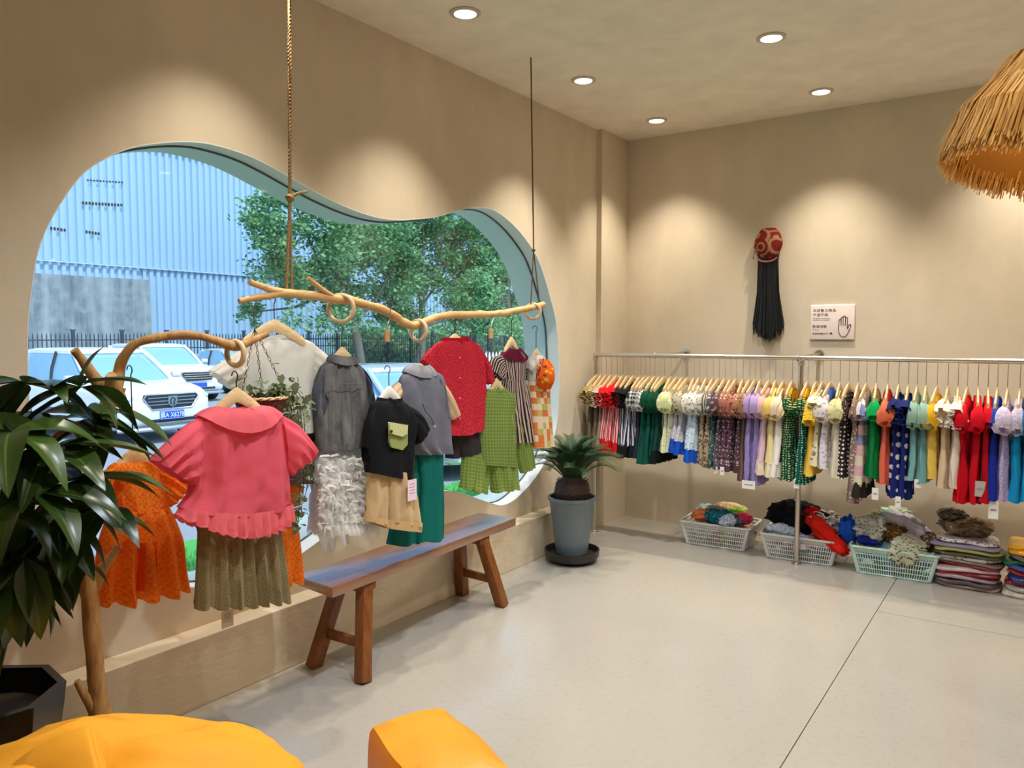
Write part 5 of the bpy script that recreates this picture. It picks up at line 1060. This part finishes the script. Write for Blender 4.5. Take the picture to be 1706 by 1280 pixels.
# ---------------------------------------------------------------- baskets of clothes on the floor
def basket(label, cx, y0, w, d, h, mat, rz=0):
    t = thing('plastic_basket', label, 'basket', (cx, y0 + d / 2, 0), rz, 'plastic baskets under the rail'); ft = .84
    def pt(u, v, k): s_ = ft + (1 - ft) * k; return V((u * w / 2 * s_, v * d / 2 * s_, .006 + (h - .006) * k))
    MB().box((0, 0, .005), (w * ft, d * ft, .008)).build('bottom', mat, t, smooth=0)
    rim = MB(); cs = [(-1, -1), (1, -1), (1, 1), (-1, 1)]
    def rpath(k, rc, ex):
        q = []; s_ = ft + (1 - ft) * k; a_, b_ = w / 2 * s_ + ex, d / 2 * s_ + ex
        for (sx, sy), a0 in zip(((1, 1), (-1, 1), (-1, -1), (1, -1)), (0, 90, 180, 270)):
            for i in range(5): a = R(a0 + 22.5 * i); q.append(V((sx * (a_ - rc) + rc * math.cos(a), sy * (b_ - rc) + rc * math.sin(a), .006 + (h - .006) * k)))
        return q + q[:1]
    MB().tube(rpath(1, .03, .008), .009, 8, (False, False)).build('rim', mat, t)
    for k in (.0, .2, .38, .56, .74): MB().tube(rpath(k, .022, 0), .0035 if k else .006, 6, (False, False)).build('hoop', mat, t)
    MB().loft([rpath(.80, .024, .0)[:-1], rpath(.97, .03, .004)[:-1]], (False, False)).build('upper_band', mat, t, solid=.003)
    lat = MB()
    for sx, sy, n_ in ((0, -1, 30), (0, 1, 30), (-1, 0, 16), (1, 0, 16)):
        for i in range(n_ + 1):
            u = -1 + 2 * i / n_; u *= .94
            a = pt(u, sy, 0) if sy else pt(sx, u, 0); b = pt(u, sy, .85) if sy else pt(sx, u, .85); wd = .0055
            lat.bar(a, b, .004 if sy == 0 else wd, wd if sy == 0 else .004, (0, 1, 0) if sy else (0, 1, 0))
    o = lat.build('lattice_bars', mat, t, smooth=0); o['kind'] = 'stuff'
    for sx in (-1, 1):
        for sy in (-1, 1): MB().tube([pt(sx * .97, sy * .97, 0), pt(sx * .97, sy * .97, 1)], .014, 8).build('corner', mat, t)
    return t
def crumple(label, c, rx, ry, h, mat, seed, rz=0, tilt=(0, 0), name='crumpled_garment', ridge=.42, group=None, n=44, m=22):
    r_ = random.Random(seed); mb = MB(); rings = []; uvs = []; ca, sa = math.cos(rz), math.sin(rz)
    for i in range(m + 1):
        th = math.pi * (i + .02) / (m + .04); ring = []
        for j in range(n):
            a = 2 * math.pi * j / n; d = V((math.sin(th) * math.cos(a), math.sin(th) * math.sin(a), math.cos(th)))
            q = d * 1.5 + V((seed * 3.7, seed * 1.3, 0)); sa_ = lambda n_: math.sqrt(n_ * n_ + .006); f = 1.08 - ridge * sa_(noise.noise(q)) * 1.3 - ridge * .9 * sa_(noise.noise(q * 1.9)) - ridge * .14 * sa_(noise.noise(q * 4.5))
            e = 1 + .7 * noise.noise(V((math.cos(a) * 1.3, math.sin(a) * 1.3, seed * 2.1)))
            x, y, z = d.x * rx * f * e, d.y * ry * f * e, d.z * h * f + tilt[0] * d.x * e + tilt[1] * d.y
            ring.append(V((c[0] + x * ca - y * sa, c[1] + x * sa + y * ca, c[2] + z))); uvs.append((d.x * rx, d.y * ry + d.z * h))
        rings.append(ring)
    mb.loft(rings, (True, True), uvs); o = mb.build(name, mat, org=c, smooth=80); return tag(o, label, 'clothes', group)
BW = plain('basket_plastic_grey', (206, 208, 204), .5); BM = plain('basket_plastic_mint', (190, 218, 210), .5)
b1 = basket('white plastic basket, leftmost, filled with bright clothes', 1.02, 5.385, .50, .34, .17, BW, R(3))
b2 = basket('white plastic basket behind the rail post with black and red clothes', 1.62, 5.365, .50, .34, .17, BW, R(3))
b3 = basket('pale mint plastic basket, rightmost, heaped highest', 2.21, 5.345, .50, .36, .18, BM, R(3))
GH = 'clothes heaped in the baskets'
heap = [
 ('multicoloured pile of clothes filling the leftmost basket', (1.02, 5.55, .10), .20, .13, .09, F((214, 120, 130), 'patch', (220, 220, 90), 14, rgb3=(226, 222, 214)), 1),
 ('dark teal cloth draped over the leftmost basket front edge', (1.04, 5.46, .19), .12, .09, .055, F((16, 92, 112), 'floral', (70, 150, 160), 40), 2),
 ('pale blue-grey pleated cloth spilling over the leftmost basket', (1.13, 5.42, .19), .07, .06, .04, F((196, 202, 214), 'stripe', (170, 176, 196), 300), 3),
 ('coral orange cloth at the left of the leftmost basket', (.90, 5.47, .19), .07, .06, .04, F((226, 130, 84)), 4),
 ('cream yellow folded cloth at the back of the leftmost basket', (1.06, 5.62, .21), .12, .06, .06, F((240, 214, 160)), 5),
 ('lime green cloth in the leftmost basket', (1.15, 5.56, .21), .07, .06, .045, F((150, 190, 60)), 6),
 ('bright pink cloth at the right of the leftmost basket', (1.20, 5.52, .19), .06, .05, .04, F((226, 70, 110)), 7),
 ('pale mint cloth at the left back of the leftmost basket', (.90, 5.58, .20), .09, .06, .05, F((176, 206, 196)), 8),
 ('grey-brown mixed cloth on the leftmost basket', (1.00, 5.55, .22), .08, .06, .045, F((168, 150, 132)), 9),
 ('pile of clothes filling the middle basket', (1.62, 5.53, .10), .20, .13, .09, F((206, 200, 200), 'patch', (160, 180, 220), 12, rgb3=(210, 120, 100)), 11),
 ('large black fluffy garment in the middle basket', (1.565, 5.54, .245), .155, .10, .115, F((12, 12, 14), trans=0), 12),
 ('black and white leopard print cloth beside the rail post', (1.76, 5.54, .235), .12, .09, .085, F((226, 216, 206), 'leopard', (30, 26, 26), 44), 13),
 ('bright red cloth hanging over the middle basket right side', (1.80, 5.43, .185), .135, .075, .065, F((222, 34, 20)), 14, R(-22), (-.09, 0)),
 ('small red knit at the top of the middle basket', (1.68, 5.50, .29), .06, .05, .05, F((214, 20, 24)), 15),
 ('light grey-blue cloth in the front of the middle basket', (1.50, 5.44, .165), .10, .06, .045, F((176, 192, 206), 'stripe', (206, 214, 222), 260), 16),
 ('royal blue cloth between the middle and right baskets', (1.925, 5.47, .22), .055, .07, .10, F((24, 84, 190)), 17),
 ('small grey cloth peeking above the black garment', (1.545, 5.64, .33), .05, .04, .04, F((150, 140, 140)), 18),
 ('pile of clothes filling the mint basket', (2.21, 5.53, .11), .20, .14, .10, F((150, 170, 206), 'patch', (206, 196, 150), 12, rgb3=(70, 150, 170)), 21),
 ('white and grey floral cloth at the left of the mint basket', (2.07, 5.48, .25), .11, .09, .095, F((214, 212, 200), 'floral', (110, 112, 116), 60), 22),
 ('smooth lilac-white garment on top of the mint basket', (2.27, 5.53, .285), .15, .09, .085, F((206, 200, 214)), 23, R(-15), (-.05, 0)),
 ('turquoise cloth at the top of the mint basket heap', (2.15, 5.55, .33), .06, .05, .04, F((70, 178, 160)), 24),
 ('pale green cloth at the peak of the mint basket heap', (2.19, 5.60, .355), .08, .05, .035, F((200, 222, 190)), 25),
 ('brown patterned cloth in the middle of the mint basket heap', (2.19, 5.46, .245), .08, .06, .055, F((96, 66, 34), 'floral', (170, 130, 60), 50), 26),
 ('sage floral cloth drooping over the mint basket front', (2.27, 5.375, .155), .095, .045, .085, F((206, 210, 182), 'floral', (96, 104, 70), 60), 27),
 ('beige folded cloth on the mint basket', (2.28, 5.43, .21), .10, .06, .045, F((198, 186, 166)), 28),
 ('dark brown print cloth at the right of the mint basket', (2.41, 5.46, .215), .06, .06, .06, F((92, 74, 56), 'floral', (206, 190, 160), 60), 29),
 ('navy blue cloth at the left rim of the mint basket', (2.05, 5.40, .185), .06, .04, .03, F((26, 42, 150)), 30),
 ('olive print cloth at the left top of the mint basket', (2.09, 5.56, .325), .06, .05, .035, F((138, 146, 96), 'floral', (80, 90, 50), 50), 31)]
for h in heap:
    h = list(h); h[1] = (h[1][0], h[1][1], h[1][2] + (.025 if h[1][2] > .15 else 0)); h[2] *= 1.18; h[3] *= 1.1; h[4] *= 1.18
    crumple(h[0], h[1], h[2], h[3], h[4], h[5], h[6], *(h[7:]), group=GH)

# ---------------------------------------------------------------- stacks of bagged clothes
def packet(label, c, w, d, th, mat, seed, rz, group):
    r_ = random.Random(seed); mb = MB(); rings = []; uvs = []; n = 40
    for i, (k, zz) in enumerate(((.86, 0), (.97, .12), (1, .35), (1, .6), (.97, .86), (.88, .98), (.5, 1.04), (.05, 1.05))):
        ring = []
        for j in range(n):
            a = 2 * math.pi * j / n; cx = math.copysign(abs(math.cos(a)) ** .35, math.cos(a)); cy_ = math.copysign(abs(math.sin(a)) ** .35, math.sin(a))
            p = V((cx * w / 2 * k, cy_ * d / 2 * k, zz * th)); nz = noise.noise(V((p.x * 9 + seed, p.y * 9, seed * 2.3))); p.x += .026 * nz * k; p.y += .022 * noise.noise(V((p.x * 12, seed, p.y * 12))); p.z += th * .55 * nz
            ring.append(V((p.x * math.cos(rz) - p.y * math.sin(rz), p.x * math.sin(rz) + p.y * math.cos(rz), p.z)) + V(c)); uvs.append((p.x, p.y + p.z))
        rings.append(ring)
    mb.loft(rings, (True, True), uvs); o = mb.build('bagged_garment', mat, org=c, smooth=60); return tag(o, label, 'folded clothes', group)
def bagged(rgb, pat=None, rgb2=(255, 255, 255), sc=40):
    base = fabric(rgb, pat, rgb2, sc, trans=0, rough=.3); m = base.copy(); m.name = 'bagged_' + base.name
    for nd in m.node_tree.nodes:
        if nd.type == 'BSDF_PRINCIPLED': nd.inputs['Coat Weight'].default_value = .9; nd.inputs['Coat Roughness'].default_value = .15
    return m
cols1 = [((196, 170, 160), 'pale rose'), ((84, 70, 78), 'dark plum'), ((178, 150, 160), 'mauve'), ((150, 24, 52), 'deep crimson'), ((214, 196, 190), 'off-white'), ((168, 40, 70), 'raspberry'), ((120, 112, 100), 'taupe'), ((188, 180, 160), 'oatmeal'), ((70, 76, 60), 'dark olive'), ((176, 170, 90), 'mustard green'), ((150, 140, 170), 'grey lilac'), ((224, 214, 216), 'white floral')]
z = .0; r = random.Random(17)
for i, (cc, nm) in enumerate(cols1):
    th = r.uniform(.021, .028); packet('%s clothes in a clear bag, %s in the nearer floor stack' % (nm, 'lowest' if i == 0 else ('uppermost' if i == 11 else 'layer %d' % (i + 1))), (2.615 + r.uniform(-.012, .012), 5.50 + r.uniform(-.012, .012), z), .36 + r.uniform(-.02, .02), .27, th, bagged(cc, 'floral' if i in (11, 7) else None, (120, 90, 110), 46), 60 + i, r.uniform(-.1, .1), 'bagged clothes stack beside the mint basket'); z += th
crumple('brown wrapped bag of clothes on top of the nearer stack', (2.60, 5.52, z + .06), .15, .10, .075, bagged((120, 96, 66), 'floral', (80, 60, 40)), 71, group='bagged clothes stack beside the mint basket')
crumple('dark strap bag lying on the nearer stack', (2.53, 5.52, z + .12), .10, .06, .05, bagged((74, 60, 44)), 73, group='bagged clothes stack beside the mint basket')
cols2 = [((206, 196, 180), 'cream'), ((188, 180, 172), 'light grey'), ((150, 20, 40), 'dark red'), ((40, 56, 120), 'navy'), ((196, 60, 50), 'brick red'), ((60, 76, 150), 'cobalt'), ((20, 90, 60), 'forest green'), ((96, 90, 84), 'charcoal'), ((236, 170, 30), 'golden yellow'), ((240, 180, 50), 'amber')]
z = .0
for i, (cc, nm) in enumerate(cols2):
    th = r.uniform(.028, .036); packet('%s clothes in a clear bag, %s in the far right floor stack' % (nm, 'lowest' if i == 0 else ('uppermost' if i == 9 else 'layer %d' % (i + 1))), (2.985 + r.uniform(-.012, .012), 5.49 + r.uniform(-.012, .012), z), .34 + r.uniform(-.02, .02), .27, th, bagged(cc), 90 + i, r.uniform(-.1, .1), 'bagged clothes stack at the right edge'); z += th

# ---------------------------------------------------------------- foreground bean bags
YB = NT('mustard_canvas'); oy = YB.coord(); YBM = YB.bsdf(YB.mix(YB.noise(oy, 3, 4), lin(214, 142, 26), lin(230, 162, 44)), .7, 0, .3, bump=YB.noise(oy, 60, 3), bstr=.08)
YL = NT('mustard_leather'); oy = YL.coord(); nzl = YL.noise(oy, 4, 5, .65); YLM = YL.bsdf(YL.mix(nzl, lin(206, 128, 20), lin(236, 160, 46)), .42, 0, .4, bump=nzl, bstr=.25, bdist=.02)
bb = thing('bean_bag', 'large mustard yellow bean bag with a folded carrying flap, lower left', 'bean bag', (1.20, .88, 0)); bl0 = bb.location
def bagmesh(c, ra, rbb, H, seed, ang):
    rings = []; n = 72; m = 40; ca, sa = math.cos(ang), math.sin(ang)
    for i in range(m + 1):
        u = i / m; th = u * math.pi * .97 + .015; ring = []
        for j in range(n):
            a = 2 * math.pi * j / n; d = V((math.sin(th) * math.cos(a), math.sin(th) * math.sin(a), math.cos(th)))
            z = H * (.5 + .5 * d.z) if d.z > -.2 else H * .4 * (1 + d.z) / .8; k = 1.0 - .10 * abs(noise.noise(d * 2.2 + V((seed, 0, 0)))) + .06 * noise.noise(d * 1.4 + V((0, seed, 0)))
            f = k * (1 + .16 * max(0, -d.z)); rf = abs(noise.noise(V((d.x * 2.6 + 3, d.y * 2.6, seed)))); z -= .07 * rf * max(0, d.z); z += .035 * noise.noise(V((d.x * 2.0 + seed, d.y * 2, 4)))
            x, y = d.x * ra * f, d.y * rbb * f; ring.append(V((c[0] + x * ca - y * sa, c[1] + x * sa + y * ca, max(z, 0))))
        rings.append(ring)
    return MB().loft(rings, (True, True))
bagmesh((1.18, .90, 0), .52, .42, .605, 3.3, YAW).build('bag_body', YBM, bb, bl0, smooth=80)
fr_ = []
for px, py in cat([(-10, 1300), (40, 1258), (95, 1226), (140, 1212), (150, 1216)], 5):
    q = CAM + ray(px, py) * 1.80; nr = CAM + ray(px + 26, py + 105) * 1.66; md = CAM + ray(px + 8, py + 40) * 1.73; fr_.append([q, md, nr, nr + V((-.02, .03, -.03)), md + V((-.012, .017, -.012)), q + V((-.012, .017, -.006))])
for px, py in cat([(158, 1224), (176, 1248), (190, 1290)], 4):
    q = CAM + ray(px, py) * 1.80; md = CAM + ray(px - 2, py + 6) * 1.79; nr = CAM + ray(px - 5, py + 14) * 1.78; fr_.append([q, md, nr, nr + V((-.012, .017, -.008)), md + V((-.012, .017, -.006)), q + V((-.012, .017, -.006))])
MB().loft(fr_).build('carry_flap', YBM, bb, bl0, smooth=70)
ps = thing('leather_pouf', 'smaller mustard leather pouf in the bottom centre', 'pouf', (1.72, 1.42, 0)); pl1 = ps.location
Fp, Lp = az(738, 1181, .44), az(614, 1213, .44); Rp = az(850, 1282, .44); dR = (Rp - Fp)
quad = [Fp, Lp, Lp + dR * .95 + V((.05, -.02, 0)), Fp + dR * 1.05]
def poufmesh():
    c = sum(quad, V((0, 0, 0))) / 4; pts = []
    for i in range(4):
        a, b = quad[i], quad[(i + 1) % 4]
        for k in range(14):
            t_ = k / 14; p = a.lerp(b, t_); pts.append(p + (p - c).normalized() * (.018 * math.sin(math.pi * t_)))
    rings = []
    for k, zz in ((.90, 0), (1.0, .03), (1.035, .15), (1.03, .28), (1.01, .385), (.985, .425), (.93, .447), (.6, .462), (.2, .468), (.02, .468)):
        rings.append([V((c.x + (p.x - c.x) * k, c.y + (p.y - c.y) * k, zz + .006 * noise.noise(V((p.x * 8 * k, p.y * 8 * k, zz * 6))))) for p in pts])
    return MB().loft(rings, (True, True))
poufmesh().build('cushion', YLM, ps, pl1, smooth=50)

# ---------------------------------------------------------------- leafy plant in a black pot at the left edge
pp = V((.44, .915, 0)); pt_ = thing('leafy_pot_plant', 'tall dark leafy plant in a black faceted pot at the left edge', 'potted plant', pp)
M['bpot'] = plain('black_glazed_pot', (20, 21, 24), .25)
MB().lathe([(.0, 0), (.14, 0), (.15, .03), (.215, .44), (.222, .50), (.198, .50), (.19, .43), (.0, .42)], 8).build('pot', M['bpot'], pt_, smooth=20).rotation_euler = (0, 0, R(14))
MB().lathe([(.185, .425), (.1, .44), (.0, .445)], 20).build('soil', plain('dark_soil', (46, 36, 28), .95, var=.4), pt_)
def leafm(droop, sd):
    r_ = random.Random(sd); m = MB(); k = 12; vs = []; fs = []; uv = []
    for i in range(k + 1):
        t_ = i / k; w = .19 * math.sin(math.pi * min(1, t_ ** .82)) ** .85 * (1 - .25 * t_) + .002; x = t_ * (1 - .12 * droop * t_); z = -droop * .5 * t_ * t_ + .05 * math.sin(t_ * 3)
        for u in (-1, -.5, 0, .5, 1): vs.append((x, u * w, z + .06 * abs(u) * w / .16 + .012 * math.sin(9 * t_ + sd) * abs(u))); uv.append((u, t_))
    for i in range(k):
        for j in range(4): a = i * 5 + j; fs.append((a, a + 1, a + 6, a + 5))
    m.add(vs, fs, uv); return m.mesh('leaf', smooth=70)
LV = NT('glossy_dark_leaf'); uvl = LV.coord('UV'); sx = LV.n('ShaderNodeSeparateXYZ'); LV.l(uvl, sx.inputs[0]); mid_ = LV.math('LESS_THAN', LV.math('ABSOLUTE', sx.outputs[0]), .06)
oi = LV.n('ShaderNodeObjectInfo'); lc = LV.mix(oi.outputs['Random'], lin(22, 40, 15), lin(58, 84, 28)); LVM = LV.bsdf(LV.mix(mid_, lc, lin(74, 92, 40)), .32, 0, .5, trans=.12)
lms = [leafm(.15, 1), leafm(.4, 2), leafm(.75, 3)]
r = random.Random(42)
whorls = [((134, 645), .66, 5, .20), ((40, 640), .60, 6, .22), ((95, 745), .74, 7, .25), ((20, 720), .78, 6, .26), ((150, 700), .62, 5, .22), ((60, 820), .80, 7, .24), ((130, 800), .72, 7, .25), ((10, 850), .70, 6, .24), ((165, 850), .66, 5, .20), ((100, 880), .64, 7, .22), ((40, 930), .66, 7, .22), ((110, 930), .56, 5, .18), ((0, 960), .62, 6, .22), ((35, 965), .62, 2, .18), ((-50, 700), .6, 6, .25), ((-60, 850), .6, 6, .25), ((70, 690), .5, 6, .22), ((120, 850), .52, 6, .22), ((60, 880), .50, 6, .22), ((20, 790), .52, 6, .24)]
stm = plain('plant_stem', (70, 78, 40), .7)
for wi, ((px, py), xp, k, ln) in enumerate(whorls):
    c = ax(px, py, xp); b0 = pp + V((r.uniform(-.04, .04), r.uniform(-.04, .04), .44)); mid = V((b0.x * .5 + c.x * .5, b0.y * .5 + c.y * .5, c.z - .12))
    MB().tube(cat([tuple(b0), tuple(b0.lerp(mid, .6) + V((0, 0, .06))), tuple(mid), tuple(c)], 4), [.007] * 12 + [.003], 6).build('stem', stm, pt_, pp) if c.z > .5 else None
    a0 = r.uniform(0, 6.28)
    for j in range(k):
        a = a0 + 2 * math.pi * j / k + r.uniform(-.25, .25); sz = ln * r.uniform(.85, 1.2); pit = r.uniform(-.15, .6) if py < 870 else r.uniform(.5, 1.3)
        share('leaf', lms[r.randrange(3)], LVM, pt_, c - pp, (r.uniform(-.3, .3), pit, a), (sz, sz * 1.05, sz))
for (px, py), xp, az_, pit, sz in (((28, 968), .62, 2.2, 1.35, .21), ((45, 962), .62, 1.0, 1.42, .19), ((134, 640), .66, .9, -1.1, .13), ((140, 640), .66, .6, -.05, .19), ((160, 690), .64, .7, .7, .22), ((185, 680), .62, .75, .55, .22)):
    share('leaf', lms[0], LVM, pt_, ax(px, py, xp) - pp, (0, pit, az_), (sz, sz, sz))
